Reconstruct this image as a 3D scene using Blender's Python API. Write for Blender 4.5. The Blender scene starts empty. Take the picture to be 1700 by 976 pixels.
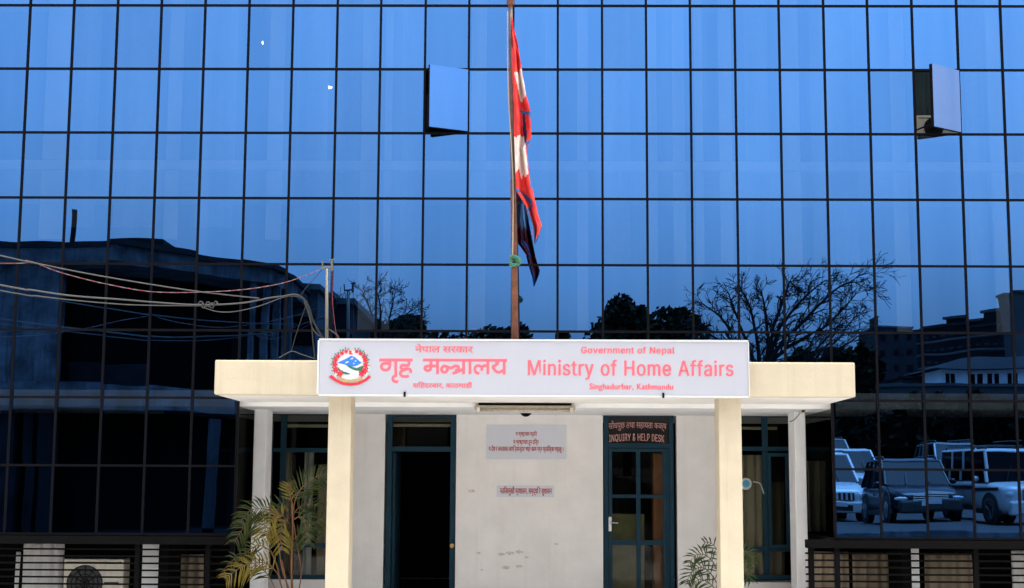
import bpy, bmesh, math, random
from mathutils import Vector, Matrix
R = math.radians
random.seed(7)
S = bpy.context.scene
COL = S.collection
# ------------------------------------------------------------------ camera
F_PX, PITCH, ROLL, YAW, ZC = 2400.0, 0.12925, 0.00509, -0.01212, 1.6
cd = bpy.data.cameras.new('camera'); cam = bpy.data.objects.new('camera', cd); COL.objects.link(cam)
cd.sensor_width = 36; cd.lens = F_PX / 1700 * 36; cd.clip_end = 3000; cd.clip_start = .1
r0 = Vector((math.cos(YAW), -math.sin(YAW), 0))
FWD = Vector((math.sin(YAW) * math.cos(PITCH), math.cos(YAW) * math.cos(PITCH), math.sin(PITCH)))
u0 = r0.cross(FWD)
RT = r0 * math.cos(ROLL) + u0 * math.sin(ROLL)
UP = -r0 * math.sin(ROLL) + u0 * math.cos(ROLL)
CAM = Vector((0, 0, ZC))
cam.matrix_world = Matrix(((RT.x, UP.x, -FWD.x, 0), (RT.y, UP.y, -FWD.y, 0), (RT.z, UP.z, -FWD.z, ZC), (0, 0, 0, 1)))
S.camera = cam
# ------------------------------------------------------------------ sky, sun, exposure
SUN_EL, SUN_AZ = 77, 80          # azimuth the light comes from, clockwise from +Y: almost overhead behind thin cloud
w = bpy.data.worlds.new("World"); S.world = w; w.use_nodes = True
nt = w.node_tree; bg = nt.nodes['Background']
sky = nt.nodes.new('ShaderNodeTexSky'); sky.sky_type = 'NISHITA'; sky.sun_disc = False
sky.sun_elevation = R(SUN_EL); sky.sun_rotation = R(SUN_AZ)
sky.air_density = 1.0; sky.dust_density = 6.0; sky.ozone_density = 1.0
hs = nt.nodes.new('ShaderNodeHueSaturation'); hs.inputs['Saturation'].default_value = .2
cl = nt.nodes.new('ShaderNodeTexNoise'); cl.inputs['Scale'].default_value = 1.6; cl.inputs['Detail'].default_value = 4
mr = nt.nodes.new('ShaderNodeMapRange'); mr.inputs['From Min'].default_value = .3; mr.inputs['From Max'].default_value = .7
mr.inputs['To Min'].default_value = .93; mr.inputs['To Max'].default_value = 1.07
tc = nt.nodes.new('ShaderNodeTexCoord'); mx = nt.nodes.new('ShaderNodeMix'); mx.data_type = 'RGBA'; mx.blend_type = 'MULTIPLY'
mx.inputs['Factor'].default_value = 1
nt.links.new(tc.outputs['Generated'], cl.inputs['Vector']); nt.links.new(cl.outputs['Fac'], mr.inputs['Value'])
nt.links.new(sky.outputs[0], hs.inputs['Color']); nt.links.new(hs.outputs[0], mx.inputs['A'])
nt.links.new(mr.outputs[0], mx.inputs['B']); nt.links.new(mx.outputs['Result'], bg.inputs['Color'])
sx_ = nt.nodes.new('ShaderNodeSeparateXYZ'); nt.links.new(tc.outputs['Generated'], sx_.inputs[0])
mh = nt.nodes.new('ShaderNodeMapRange'); mh.inputs['From Min'].default_value = .0; mh.inputs['From Max'].default_value = .32
mh.inputs['To Min'].default_value = .70; mh.inputs['To Max'].default_value = 1.06; nt.links.new(sx_.outputs['Z'], mh.inputs['Value'])
mm_ = nt.nodes.new('ShaderNodeMath'); mm_.operation = 'MULTIPLY'; nt.links.new(mr.outputs[0], mm_.inputs[0]); nt.links.new(mh.outputs[0], mm_.inputs[1])
nt.links.new(mm_.outputs[0], mx.inputs['B'])
bg.inputs['Strength'].default_value = .15
sd = bpy.data.lights.new('sun', 'SUN'); sd.energy = 0.8; sd.angle = R(30); sd.color = (1, .95, .88)
so = bpy.data.objects.new('sun', sd); COL.objects.link(so); so.location = (0, -5, 40)
az = R(SUN_AZ); el = R(SUN_EL)
so.rotation_euler = (-Vector((math.sin(az) * math.cos(el), math.cos(az) * math.cos(el), math.sin(el)))).to_track_quat('-Z', 'Y').to_euler()
S.view_settings.view_transform = 'Standard'; S.view_settings.look = 'None'; S.view_settings.gamma = 1
S.view_settings.exposure = 1.64
S.render.engine = 'CYCLES'; S.cycles.max_bounces = 10; S.cycles.transparent_max_bounces = 16
S.cycles.glossy_bounces = 5; S.cycles.caustics_reflective = False; S.cycles.caustics_refractive = False

# ------------------------------------------------------------------ helpers
YG = 18.35; PW, PH = .57924, .8605; X0 = -6.593; Z0 = 6.2056 + ZC       # glass plane and pane grid
def ray(px, py): return (FWD * F_PX + RT * (px - 850) - UP * (py - 488))
def P(px, py, Y):
    d = ray(px, py); return CAM + d * (Y / d.y)
def PV(px, py, Yv):                        # real place of something seen mirrored in the glass
    p = P(px, py, Yv); return Vector((p.x, 2 * YG - Yv, p.z))
def gx(c): return X0 + c * PW
def gz(r): return Z0 - r * PH

def nodes(name):
    m = bpy.data.materials.new(name); m.use_nodes = True
    return m, m.node_tree, m.node_tree.nodes['Principled BSDF']
def mat(name, col, rough=.6, metal=0, var=.12, scale=4.0, bump=0, bscale=40, spec=.5, streak=0, dirt=None):
    m, t, b = nodes(name)
    b.inputs['Roughness'].default_value = rough; b.inputs['Metallic'].default_value = metal
    b.inputs['Specular IOR Level'].default_value = spec
    tc = t.nodes.new('ShaderNodeTexCoord'); n = t.nodes.new('ShaderNodeTexNoise')
    n.inputs['Scale'].default_value = scale; n.inputs['Detail'].default_value = 6; n.inputs['Roughness'].default_value = .62
    t.links.new(tc.outputs['Object'], n.inputs['Vector'])
    rp = t.nodes.new('ShaderNodeValToRGB'); e = rp.color_ramp.elements
    e[0].position = .3; e[1].position = .7
    e[0].color = tuple(c * (1 - var) for c in col) + (1,); e[1].color = tuple(min(1, c * (1 + var * .6)) for c in col) + (1,)
    t.links.new(n.outputs['Fac'], rp.inputs['Fac']); out = rp.outputs['Color']
    if streak or dirt:
        mp = t.nodes.new('ShaderNodeMapping'); mp.inputs['Scale'].default_value = (7, 7, .35)
        n2 = t.nodes.new('ShaderNodeTexNoise'); n2.inputs['Scale'].default_value = 1.6; n2.inputs['Detail'].default_value = 5
        t.links.new(tc.outputs['Object'], mp.inputs['Vector']); t.links.new(mp.outputs[0], n2.inputs['Vector'])
        r2 = t.nodes.new('ShaderNodeMapRange'); r2.inputs['From Min'].default_value = .52; r2.inputs['From Max'].default_value = .75
        r2.inputs['To Max'].default_value = streak or .3
        t.links.new(n2.outputs['Fac'], r2.inputs['Value'])
        mm = t.nodes.new('ShaderNodeMix'); mm.data_type = 'RGBA'
        mm.inputs['B'].default_value = tuple(dirt or [c * .35 for c in col]) + (1,)
        t.links.new(r2.outputs[0], mm.inputs['Factor']); t.links.new(out, mm.inputs['A']); out = mm.outputs['Result']
    t.links.new(out, b.inputs['Base Color'])
    if bump:
        n3 = t.nodes.new('ShaderNodeTexNoise'); n3.inputs['Scale'].default_value = bscale; n3.inputs['Detail'].default_value = 4
        t.links.new(tc.outputs['Object'], n3.inputs['Vector'])
        bp = t.nodes.new('ShaderNodeBump'); bp.inputs['Strength'].default_value = bump; bp.inputs['Distance'].default_value = .02
        t.links.new(n3.outputs['Fac'], bp.inputs['Height']); t.links.new(bp.outputs[0], b.inputs['Normal'])
    return m

ORG = {}
class MB:
    def __init__(s): s.v = []; s.f = []; s.m = []
    def add(s, vs, fs, mi=0):
        o = len(s.v); s.v += [tuple(v) for v in vs]; s.f += [tuple(i + o for i in f) for f in fs]; s.m += [mi] * len(fs); return s
    def box(s, x0, x1, y0, y1, z0, z1, mi=0):
        return s.add([(x0, y0, z0), (x1, y0, z0), (x1, y1, z0), (x0, y1, z0), (x0, y0, z1), (x1, y0, z1), (x1, y1, z1), (x0, y1, z1)],
                     [(0, 3, 2, 1), (4, 5, 6, 7), (0, 1, 5, 4), (1, 2, 6, 5), (2, 3, 7, 6), (3, 0, 4, 7)], mi)
    def obox(s, c, ax, half, mi=0):        # oriented box: centre, 3 axes, half sizes
        c = Vector(c); vs = []
        for k in range(8):
            q = c.copy()
            for j in range(3): q += ax[j] * half[j] * (1 if k >> j & 1 else -1)
            vs.append(q)
        return s.add(vs, [(0, 2, 3, 1), (4, 5, 7, 6), (0, 1, 5, 4), (2, 6, 7, 3), (0, 4, 6, 2), (1, 3, 7, 5)], mi)
    def beam(s, a, b, w, d=None, mi=0):
        a = Vector(a); b = Vector(b); t = (b - a); L = t.length; t.normalize()
        n = t.cross(Vector((0, 0, 1))); n = n if n.length > 1e-3 else Vector((1, 0, 0)); n.normalize()
        return s.obox((a + b) / 2, (t, n, t.cross(n)), (L / 2, w / 2, (d or w) / 2), mi)
    def tube(s, pts, r, n=6, sq=None, mi=0):
        pts = [Vector(p) for p in pts]; k = len(pts); vs = []; fs = []; prev = None
        for i, p in enumerate(pts):
            t = (pts[min(i + 1, k - 1)] - pts[max(i - 1, 0)]); t = t.normalized() if t.length > 1e-9 else Vector((0, 0, 1))
            if prev is None:
                a = t.cross(Vector((0, 1, 0))); a = a if a.length > 1e-2 else t.cross(Vector((1, 0, 0)))
            else: a = prev - t * prev.dot(t)
            a.normalize(); prev = a; b = t.cross(a); rr = r[i] if isinstance(r, (list, tuple)) else r
            for j in range(n):
                an = 2 * math.pi * j / n; q = (a * math.cos(an) + b * math.sin(an)) * rr
                if sq: q = Vector((q.x, q.y * sq, q.z))
                vs.append(p + q)
        for i in range(k - 1):
            for j in range(n): fs.append((i * n + j, i * n + (j + 1) % n, (i + 1) * n + (j + 1) % n, (i + 1) * n + j))
        fs.append(tuple(range(n))[::-1]); fs.append(tuple((k - 1) * n + j for j in range(n)))
        return s.add(vs, fs, mi)
    def lathe(s, prof, c, axis='z', n=20, mi=0):  # prof (r, h)
        c = Vector(c); vs = []; fs = []; k = len(prof)
        for (r, h) in prof:
            for j in range(n):
                an = 2 * math.pi * j / n; a, b = r * math.cos(an), r * math.sin(an)
                vs.append(c + (Vector((a, b, h)) if axis == 'z' else Vector((h, a, b)) if axis == 'x' else Vector((a, h, b))))
        for i in range(k - 1):
            for j in range(n): fs.append((i * n + j, i * n + (j + 1) % n, (i + 1) * n + (j + 1) % n, (i + 1) * n + j))
        fs.append(tuple(range(n))[::-1]); fs.append(tuple((k - 1) * n + j for j in range(n)))
        return s.add(vs, fs, mi)
    def prism(s, pts, y0, y1, mi=0):        # outline in x,z extruded along y
        n = len(pts)
        return s.add([(x, y0, z) for x, z in pts] + [(x, y1, z) for x, z in pts],
                     [tuple(range(n)), tuple(range(2 * n - 1, n - 1, -1))] + [(i, (i + 1) % n, n + (i + 1) % n, n + i) for i in range(n)], mi)
    def plan(s, pts, z0, z1, mi=0):         # outline in x,y extruded along z
        n = len(pts)
        return s.add([(x, y, z0) for x, y in pts] + [(x, y, z1) for x, y in pts],
                     [tuple(range(n))[::-1], tuple(range(n, 2 * n))] + [(i, (i + 1) % n, n + (i + 1) % n, n + i) for i in range(n)], mi)
    def loft(s, rings, cap=True, mi=0):
        n = len(rings[0]); vs = [v for r in rings for v in r]; fs = []
        for i in range(len(rings) - 1):
            for j in range(n): fs.append((i * n + j, i * n + (j + 1) % n, (i + 1) * n + (j + 1) % n, (i + 1) * n + j))
        if cap: fs.append(tuple(range(n))[::-1]); fs.append(tuple((len(rings) - 1) * n + j for j in range(n)))
        return s.add(vs, fs, mi)
    def blob(s, c, r, sub=2, amp=.25, sq=(1, 1, 1), mi=0):
        bm = bmesh.new(); bmesh.ops.create_icosphere(bm, subdivisions=sub, radius=1)
        ph = [random.uniform(0, 6) for _ in range(3)]; vs = []
        for v in bm.verts:
            q = v.co; k = 1 + amp * (math.sin(q.x * 4 + ph[0]) * math.sin(q.y * 5 + ph[1]) + .5 * math.sin(q.z * 7 + ph[2]))
            vs.append(Vector(c) + Vector((q.x * sq[0], q.y * sq[1], q.z * sq[2])) * r * k)
        s.add(vs, [[v.index for v in f.verts] for f in bm.faces], mi); bm.free(); return s
    def build(s, name, mats, parent=None, org=None, smooth=False, bevel=0, subsurf=0, local=False, fix=True):
        me = bpy.data.meshes.new(name); o = bpy.data.objects.new(name, me); COL.objects.link(o)
        base = Vector((0, 0, 0))
        if parent is not None:
            o.parent = parent; base = ORG.get(parent.name, Vector((0, 0, 0))); ORG[o.name] = base
        elif org is not None:
            base = Vector(org); o.location = base; ORG[o.name] = base
        if local: base = Vector((0, 0, 0))
        me.from_pydata([Vector(v) - base for v in s.v], [], s.f)
        for m in (mats if isinstance(mats, (list, tuple)) else [mats]): me.materials.append(m)
        me.polygons.foreach_set('material_index', s.m)
        if fix:
            bm = bmesh.new(); bm.from_mesh(me); bmesh.ops.recalc_face_normals(bm, faces=bm.faces); bm.to_mesh(me); bm.free()
        if smooth: me.polygons.foreach_set('use_smooth', [True] * len(me.polygons))
        if bevel:
            b = o.modifiers.new('bevel', 'BEVEL'); b.width = bevel; b.segments = 2; b.limit_method = 'ANGLE'; b.angle_limit = R(40)
        if subsurf:
            b = o.modifiers.new('subsurf', 'SUBSURF'); b.levels = b.render_levels = subsurf
        return o
def tag(o, label=None, cat=None, group=None, kind=None):
    if label: o['label'] = label
    if cat: o['category'] = cat
    if group: o['group'] = group
    if kind: o['kind'] = kind
    return o
def thing(name, loc, label, cat, group=None, rz=0):
    o = bpy.data.objects.new(name, None); COL.objects.link(o); o.location = loc; o.rotation_euler = (0, 0, rz)
    o.empty_display_size = .2; ORG[o.name] = Vector(loc); return tag(o, label, cat, group)
def copy_tree(o, parent=None):
    c = o.copy(); COL.objects.link(c)
    if parent is not None: c.parent = parent
    for ch in [k for k in bpy.data.objects if k.parent == o]: copy_tree(ch, c)
    return c
def spline(pts, k=6):
    pts = [Vector(p) for p in pts]; out = []
    for i in range(len(pts) - 1):
        p0, p1, p2, p3 = pts[max(i - 1, 0)], pts[i], pts[i + 1], pts[min(i + 2, len(pts) - 1)]
        for j in range(k):
            t = j / k
            out.append(.5 * ((2 * p1) + (p2 - p0) * t + (2 * p0 - 5 * p1 + 4 * p2 - p3) * t * t + (3 * p1 - p0 - 3 * p2 + p3) * t ** 3))
    return out + [pts[-1]]
FONTS = {}
def font(n):
    if n not in FONTS:
        try: FONTS[n] = bpy.data.fonts.load(bpy.utils.system_resource('DATAFILES', path='fonts') + '/' + n)
        except Exception: FONTS[n] = None
    return FONTS[n]
def text(name, body, x0, x1, zb, zt, y, m, parent, bold=.0, copies=3, fnt='Inter.woff2', arc=0):
    """lettering fitted between x0..x1 and zb..zt, its front at y (towards -Y), slightly raised"""
    c = bpy.data.curves.new(name, 'FONT'); c.body = body; c.size = 1; c.resolution_u = 4; c.space_character, c.space_word = (1, 1) if fnt == 'NotoSansDevanagari-Regular.woff2' else (1.06, 1.12)
    f = font(fnt) if fnt else None
    if f: c.font = f
    t = bpy.data.objects.new('tmp', c); COL.objects.link(t)
    me = bpy.data.meshes.new_from_object(t.evaluated_get(bpy.context.evaluated_depsgraph_get()))
    bpy.data.objects.remove(t)
    co = [v.co.copy() for v in me.vertices]; fs = [tuple(p.vertices) for p in me.polygons]; bpy.data.meshes.remove(me)
    if not co: return None
    ax, bx = min(v.x for v in co), max(v.x for v in co); ay, by = min(v.y for v in co), max(v.y for v in co)
    par = list(range(len(co)))
    def find(i):
        while par[i] != i: par[i] = par[par[i]]; i = par[i]
        return i
    for f in fs:
        for q in f[1:]: par[find(q)] = find(f[0])
    isl = {}; lay = [isl.setdefault(find(i), len(isl)) for i in range(len(co))]
    b = MB(); sx = (x1 - x0) / (bx - ax); sz = (zt - zb) / (by - ay); h = zt - zb
    for k in range(copies):
        dx = (k - (copies - 1) / 2) * bold * h
        dz = (k % 2) * bold * .5 * h
        vs = []
        for iv, v in enumerate(co):
            u = (v.x - ax) / (bx - ax); q = 4 * arc * h * u * (1 - u)
            vs.append((x0 + (v.x - ax) * sx + dx, y - .0012 * k - .00016 * (lay[iv] % 6), zb + (v.y - ay) * sz + q + dz))
        b.add(vs, fs)
    return b.build(name, m, parent, fix=False)

# ------------------------------------------------------------------ materials
M = {}
M['wall'] = mat('white_plaster', (.85, .82, .79), .85, var=.075, scale=2.2, bump=.15, bscale=60, streak=.10, dirt=(.45, .38, .28))
M['cream'] = mat('cream_paint', (.565, .485, .35), .65, var=.09, scale=2.5, bump=.15, bscale=45, streak=.38, dirt=(.40, .33, .22))
M['soffit'] = mat('soffit_paint', (.80, .765, .72), .8, var=.06, scale=3)
M['colwhite'] = mat('column_paint', (.86, .86, .86), .7, var=.06, scale=4, streak=.15)
M['black'] = mat('black_aluminium', (.003, .003, .005), .7, var=.3, spec=.08)
M['sill'] = mat('sill_black', (.0025, .0025, .0025), .7, var=.3, spec=.08)
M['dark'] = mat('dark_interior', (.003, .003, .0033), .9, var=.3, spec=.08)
M['blueframe'] = mat('blue_gloss_paint', (.010, .040, .064), .5, spec=.12, var=.18, scale=6)
M['iron'] = mat('black_iron', (.0025, .0025, .0025), .7, var=.3, spec=.08)
M['steel'] = mat('steel', (.5, .5, .5), .3, metal=1)
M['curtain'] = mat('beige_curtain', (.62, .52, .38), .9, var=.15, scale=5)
M['curtainw'] = mat('white_curtain', (.72, .70, .68), .9, var=.1, scale=5)
M['curtaing'] = mat('grey_green_curtain', (.06, .10, .11), .9, var=.2)
M['intcol'] = mat('interior_white', (.80, .80, .80), .8, var=.05)
M['acwhite'] = mat('aged_white_casing', (.60, .55, .45), .55, var=.15, scale=8, streak=.25)
M['plastic_black'] = mat('black_plastic', (.012, .012, .012), .45, var=.2)
M['rust'] = mat('rusty_pole', (.16, .055, .03), .75, var=.45, scale=14, bump=.3, bscale=50)
M['galv'] = mat('galvanised_pipe', (.17, .16, .13), .5, metal=.3, var=.2, scale=12)
M['cable'] = mat('grey_cable', (.05, .05, .047), .6, var=.3, scale=10)
M['cableb'] = mat('black_cable', (.012, .012, .012), .5, var=.3)
M['sign'] = mat('sign_sheet', (.435, .44, .495), .45, var=.025, scale=1.5, streak=.10, dirt=(.5, .5, .6))
M['signedge'] = mat('sign_white_edge', (.62, .62, .62), .4, var=.03)
M['red'] = mat('sign_red', (.83, .13, .17), .5, var=.05)
M['redtext'] = mat('notice_red', (.42, .02, .03), .6, var=.1)
M['notice'] = mat('notice_sheet', (.65, .665, .725), .35, var=.03)
M['painted'] = mat('letter_pale_red', (.62, .30, .27), .6, var=.3, scale=30)
M['leaf'] = mat('palm_leaf', (.045, .062, .012), .5, var=.5, scale=7)
M['leafy'] = mat('palm_leaf_yellow', (.19, .145, .02), .5, var=.4, scale=7)
M['cane'] = mat('palm_cane', (.15, .06, .015), .6, var=.3, scale=14)
M['conc'] = mat('stained_concrete', (.058, .068, .078), .9, var=.75, scale=1.6, streak=.95, dirt=(.015, .02, .025), spec=.05)
M['concd'] = mat('dark_concrete', (.010, .012, .015), .9, var=.5, scale=1.2, streak=.5, spec=.05)
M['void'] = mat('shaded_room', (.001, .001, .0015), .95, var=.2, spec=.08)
M['bark'] = mat('bark', (.018, .015, .013), .9, var=.3, scale=12, spec=.05)
M['foliage'] = mat('dark_foliage', (.006, .010, .005), .7, var=.5, scale=1.0, spec=.05)
M['hedge'] = mat('hedge_foliage', (.003, .005, .003), .8, var=.5, scale=1.2, spec=.05)
M['asphalt'] = mat('yard_concrete', (.56, .55, .53), .85, var=.3, scale=.8, bump=.2, bscale=60)
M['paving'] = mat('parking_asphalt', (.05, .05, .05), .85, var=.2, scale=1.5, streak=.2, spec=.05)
M['carwhite'] = mat('car_white', (.40, .41, .41), .25, var=.02)
M['carsilver'] = mat('car_silver', (.09, .095, .10), .3, metal=.5, var=.03)
M['cardark'] = mat('car_dark_grey', (.007, .008, .012), .25, var=.05, spec=.3)
M['carglass'] = mat('car_glass', (.003, .0035, .005), .1, var=.05, spec=.04)
M['tyre'] = mat('tyre_rubber', (.008, .008, .008), .8)
M['chrome'] = mat('chrome', (.7, .7, .7), .15, metal=1, var=.03)
M['lens'] = mat('lamp_lens', (.4, .42, .45), .1, var=.05)
M['farwhite'] = mat('whitewash', (.72, .72, .72), .8, var=.08, scale=.6, streak=.2)
M['fargrey'] = mat('far_grey', (.05, .054, .058), .8, var=.2, scale=.5, streak=.3, spec=.05)
M['fardark'] = mat('far_dark', (.012, .013, .016), .85, var=.3, scale=.3, spec=.05)
M['roofgrey'] = mat('corrugated_grey', (.014, .015, .018), .7, var=.2, scale=1, spec=.05)
M['wood'] = mat('orange_brown_wood', (.42, .16, .055), .6, var=.25, scale=6)
M['olive'] = mat('olive_cloth', (.30, .27, .11), .8, var=.4, scale=5)
M['chairred'] = mat('dark_red_cloth', (.12, .012, .012), .7, var=.2)

def glass_tinted(name='blue_mirror_glass', k=(1, 1, 1)):
    m = bpy.data.materials.new(name); m.use_nodes = True; t = m.node_tree; t.nodes.clear()
    out = t.nodes.new('ShaderNodeOutputMaterial'); mix = t.nodes.new('ShaderNodeMixShader'); g = t.nodes.new('ShaderNodeBsdfGlossy')
    tr = t.nodes.new('ShaderNodeBsdfTransparent'); fr = t.nodes.new('ShaderNodeFresnel'); fr.inputs['IOR'].default_value = 1.5
    g.inputs['Roughness'].default_value = 0.0
    tc = t.nodes.new('ShaderNodeTexCoord')
    # faint dirt film varying along the wall
    mp = t.nodes.new('ShaderNodeMapping'); mp.inputs['Scale'].default_value = (2.5, 1, .22)
    n = t.nodes.new('ShaderNodeTexNoise'); n.inputs['Scale'].default_value = 1.3; n.inputs['Detail'].default_value = 4
    rp = t.nodes.new('ShaderNodeValToRGB'); e = rp.color_ramp.elements
    e[0].position = .3; e[1].position = .72
    e[0].color = (.086, .272, .690, 1); e[1].color = (.106, .305, .740, 1)
    t.links.new(tc.outputs['Object'], mp.inputs['Vector']); t.links.new(mp.outputs[0], n.inputs['Vector'])
    t.links.new(n.outputs['Fac'], rp.inputs['Fac'])
    ge = t.nodes.new('ShaderNodeNewGeometry'); oi = t.nodes.new('ShaderNodeObjectInfo')      # every sheet its own batch
    ad = t.nodes.new('ShaderNodeMath'); ad.operation = 'ADD'; t.links.new(ge.outputs['Random Per Island'], ad.inputs[0]); t.links.new(oi.outputs['Random'], ad.inputs[1])
    fr_ = t.nodes.new('ShaderNodeMath'); fr_.operation = 'FRACT'; t.links.new(ad.outputs[0], fr_.inputs[0])
    m1 = t.nodes.new('ShaderNodeMapRange'); m1.inputs['To Min'].default_value = .92; m1.inputs['To Max'].default_value = 1.05; t.links.new(fr_.outputs[0], m1.inputs['Value'])
    mc = t.nodes.new('ShaderNodeMix'); mc.data_type = 'RGBA'; mc.blend_type = 'MULTIPLY'; mc.inputs['Factor'].default_value = 1
    t.links.new(rp.outputs[0], mc.inputs['A']); t.links.new(m1.outputs[0], mc.inputs['B']); t.links.new(mc.outputs['Result'], g.inputs['Color'])
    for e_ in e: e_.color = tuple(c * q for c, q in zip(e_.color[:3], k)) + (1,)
    tr.inputs['Color'].default_value = (.50, .57, .61, 1)
    # the sheet is never optically flat
    n2 = t.nodes.new('ShaderNodeTexNoise'); n2.inputs['Scale'].default_value = 1.1; n2.inputs['Detail'].default_value = 1
    bp = t.nodes.new('ShaderNodeBump'); bp.inputs['Strength'].default_value = .07; bp.inputs['Distance'].default_value = .012
    t.links.new(tc.outputs['Object'], n2.inputs['Vector']); t.links.new(n2.outputs['Fac'], bp.inputs['Height'])
    t.links.new(bp.outputs[0], g.inputs['Normal'])
    mix.inputs['Fac'].default_value = .70
    t.links.new(tr.outputs[0], mix.inputs[1]); t.links.new(g.outputs[0], mix.inputs[2]); t.links.new(mix.outputs[0], out.inputs['Surface'])
    return m
def glass_clear(name, tint, refl):
    m = bpy.data.materials.new(name); m.use_nodes = True; t = m.node_tree; t.nodes.clear()
    out = t.nodes.new('ShaderNodeOutputMaterial'); mix = t.nodes.new('ShaderNodeMixShader'); g = t.nodes.new('ShaderNodeBsdfGlossy')
    tr = t.nodes.new('ShaderNodeBsdfTransparent'); g.inputs['Roughness'].default_value = .01; tr.inputs['Color'].default_value = tint
    n = t.nodes.new('ShaderNodeTexNoise'); n.inputs['Scale'].default_value = 2; mr = t.nodes.new('ShaderNodeMapRange')
    mr.inputs['To Min'].default_value = refl * .8; mr.inputs['To Max'].default_value = refl * 1.2
    tc = t.nodes.new('ShaderNodeTexCoord'); t.links.new(tc.outputs['Object'], n.inputs['Vector'])
    t.links.new(n.outputs['Fac'], mr.inputs['Value']); t.links.new(mr.outputs[0], mix.inputs['Fac'])
    t.links.new(tr.outputs[0], mix.inputs[1]); t.links.new(g.outputs[0], mix.inputs[2]); t.links.new(mix.outputs[0], out.inputs['Surface'])
    return m
M['glass'] = glass_tinted(); M['fadedglass'] = glass_tinted('faded_mirror_glass', (1.6, .88, .72)); M['oldglass'] = glass_tinted('dull_mirror_glass', (.92, .86, .88))  # tint darkened to offset the bright sky one sash mirrors; violet tint redder
M['clear'] = glass_clear('clear_glass', (.70, .72, .70, 1), .013)
M['tube'] = None

# ================================================================== SETTING
# ground: one big sheet, parking terrace (right, beside and behind the camera) as a raised sheet with a kerb
PKZ = .60
tag(MB().add([(-600, -700, -.15), (600, -700, -.15), (600, 400, -.15), (-600, 400, -.15)], [(0, 1, 2, 3)]).build('ground', M['asphalt']), kind='structure')
tag(MB().add([(-60, -34, -.146), (5.18, -34, -.146), (5.18, -1.5, -.146), (-60, -1.5, -.146)], [(0, 1, 2, 3)]).build('road', M['paving']), kind='structure')  # dark sheet laid in for the shade on the far left yard
pk = MB(); prof = [(9.2, PKZ), (-8, PKZ), (-20, 1.5), (-60, 2.2), (-160, 3.5)]
for (ya, za), (yb, zb) in zip(prof, prof[1:]):
    pk.add([(5.2, ya, za), (60, ya, za), (60, yb, zb), (5.2, yb, zb)], [(0, 1, 2, 3)])
pk.add([(5.2, 9.2, PKZ), (60, 9.2, PKZ), (60, 9.2, -.15), (5.2, 9.2, -.15)], [(0, 1, 2, 3)])
pk.add([(5.2, y, z) for y, z in prof] + [(5.2, prof[-1][0], -.15), (5.2, 9.2, -.15)], [tuple(range(7))])
tag(pk.build('parking_terrace', M['paving']), kind='structure')
tag(MB().box(5.0, 60, 9.22, 9.42, -.15, PKZ + .12).build('kerb', M['conc'], bevel=.02), kind='structure')
fl = MB().box(gx(5) + .01, gx(18) - .01, 15.9, 20.5, -.148, 0)
tag(fl.build('porch_floor', M['wall'], bevel=.01), kind='structure')

# ================================================================== GLASS OFFICE BUILDING
SB = gz(8)
CA, CB, RA, RB = -5, 28, -4, 8          # pane grid built (columns, rows)
bld = thing('office_building', (0, YG, -.15), 'wide office block faced with a grid of blue mirror glass above a dark ground floor', 'building')
OPEN = {(9, 1): 27, (20, 1): 36}
def in_recess(c, r): return r >= 6 and 5 <= c < 18
panes = [(c, r) for c in range(CA, CB) for r in range(RA, RB) if (c, r) not in OPEN and not in_recess(c, r)]
def px_of(c, r):
    d = Vector((gx(c + .5), YG, gz(r + .5))) - CAM
    return 850 + F_PX * d.dot(RT) / d.dot(FWD), 488 - F_PX * d.dot(UP) / d.dot(FWD)
def rank(cr):
    x, y = px_of(*cr); hid = 100 < y and (480 < y < 680 and 350 < x < 1430)
    return (hid or not (40 < x < 1660 and 60 < y < 880), ((x - 850) / 1.7) ** 2 + (y - 400) ** 2)
near = set(sorted(panes, key=rank)[:100])
rest = MB()
for (c, r) in panes:
    x0, x1, z0, z1 = gx(c) + .012, gx(c + 1) - .012, gz(r + 1) + .012, gz(r) - .012
    tx, tz = random.gauss(0, .0007), random.gauss(0, .0007)     # setting tolerance of each sheet
    q = [(x0, YG + tx * .3 + tz * .4, z0), (x1, YG - tx * .3 + tz * .4, z0), (x1, YG - tx * .3 - tz * .4, z1), (x0, YG + tx * .3 - tz * .4, z1)]
    if (c, r) in near: MB().add(q, [(0, 1, 2, 3)]).build('glass_pane', M['glass'], bld, fix=False)
    else: rest.add(q, [(0, 1, 2, 3)])
tag(rest.build('glass_panes', M['glass'], bld, fix=False), kind='stuff')
mw = .0145
for c in range(CA, CB + 1):
    zb = gz(6) if 5 < c < 18 else gz(8)
    j = random.uniform(-.004, .004)
    MB().box(gx(c) - mw + j, gx(c) + mw + j, YG - .016, YG + .05, zb, gz(RA)).build('mullion', M['black'], bld)
for r in range(RA, RB + 1):
    for (a, b) in ([(CA, CB)] if r <= 6 else [(CA, 5), (18, CB)]):
        j = random.uniform(-.004, .004)
        MB().box(gx(a), gx(b), YG - .013, YG + .047, gz(r) - .0145 + j, gz(r) + .0145 + j).build('transom', M['black'], bld)
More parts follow.
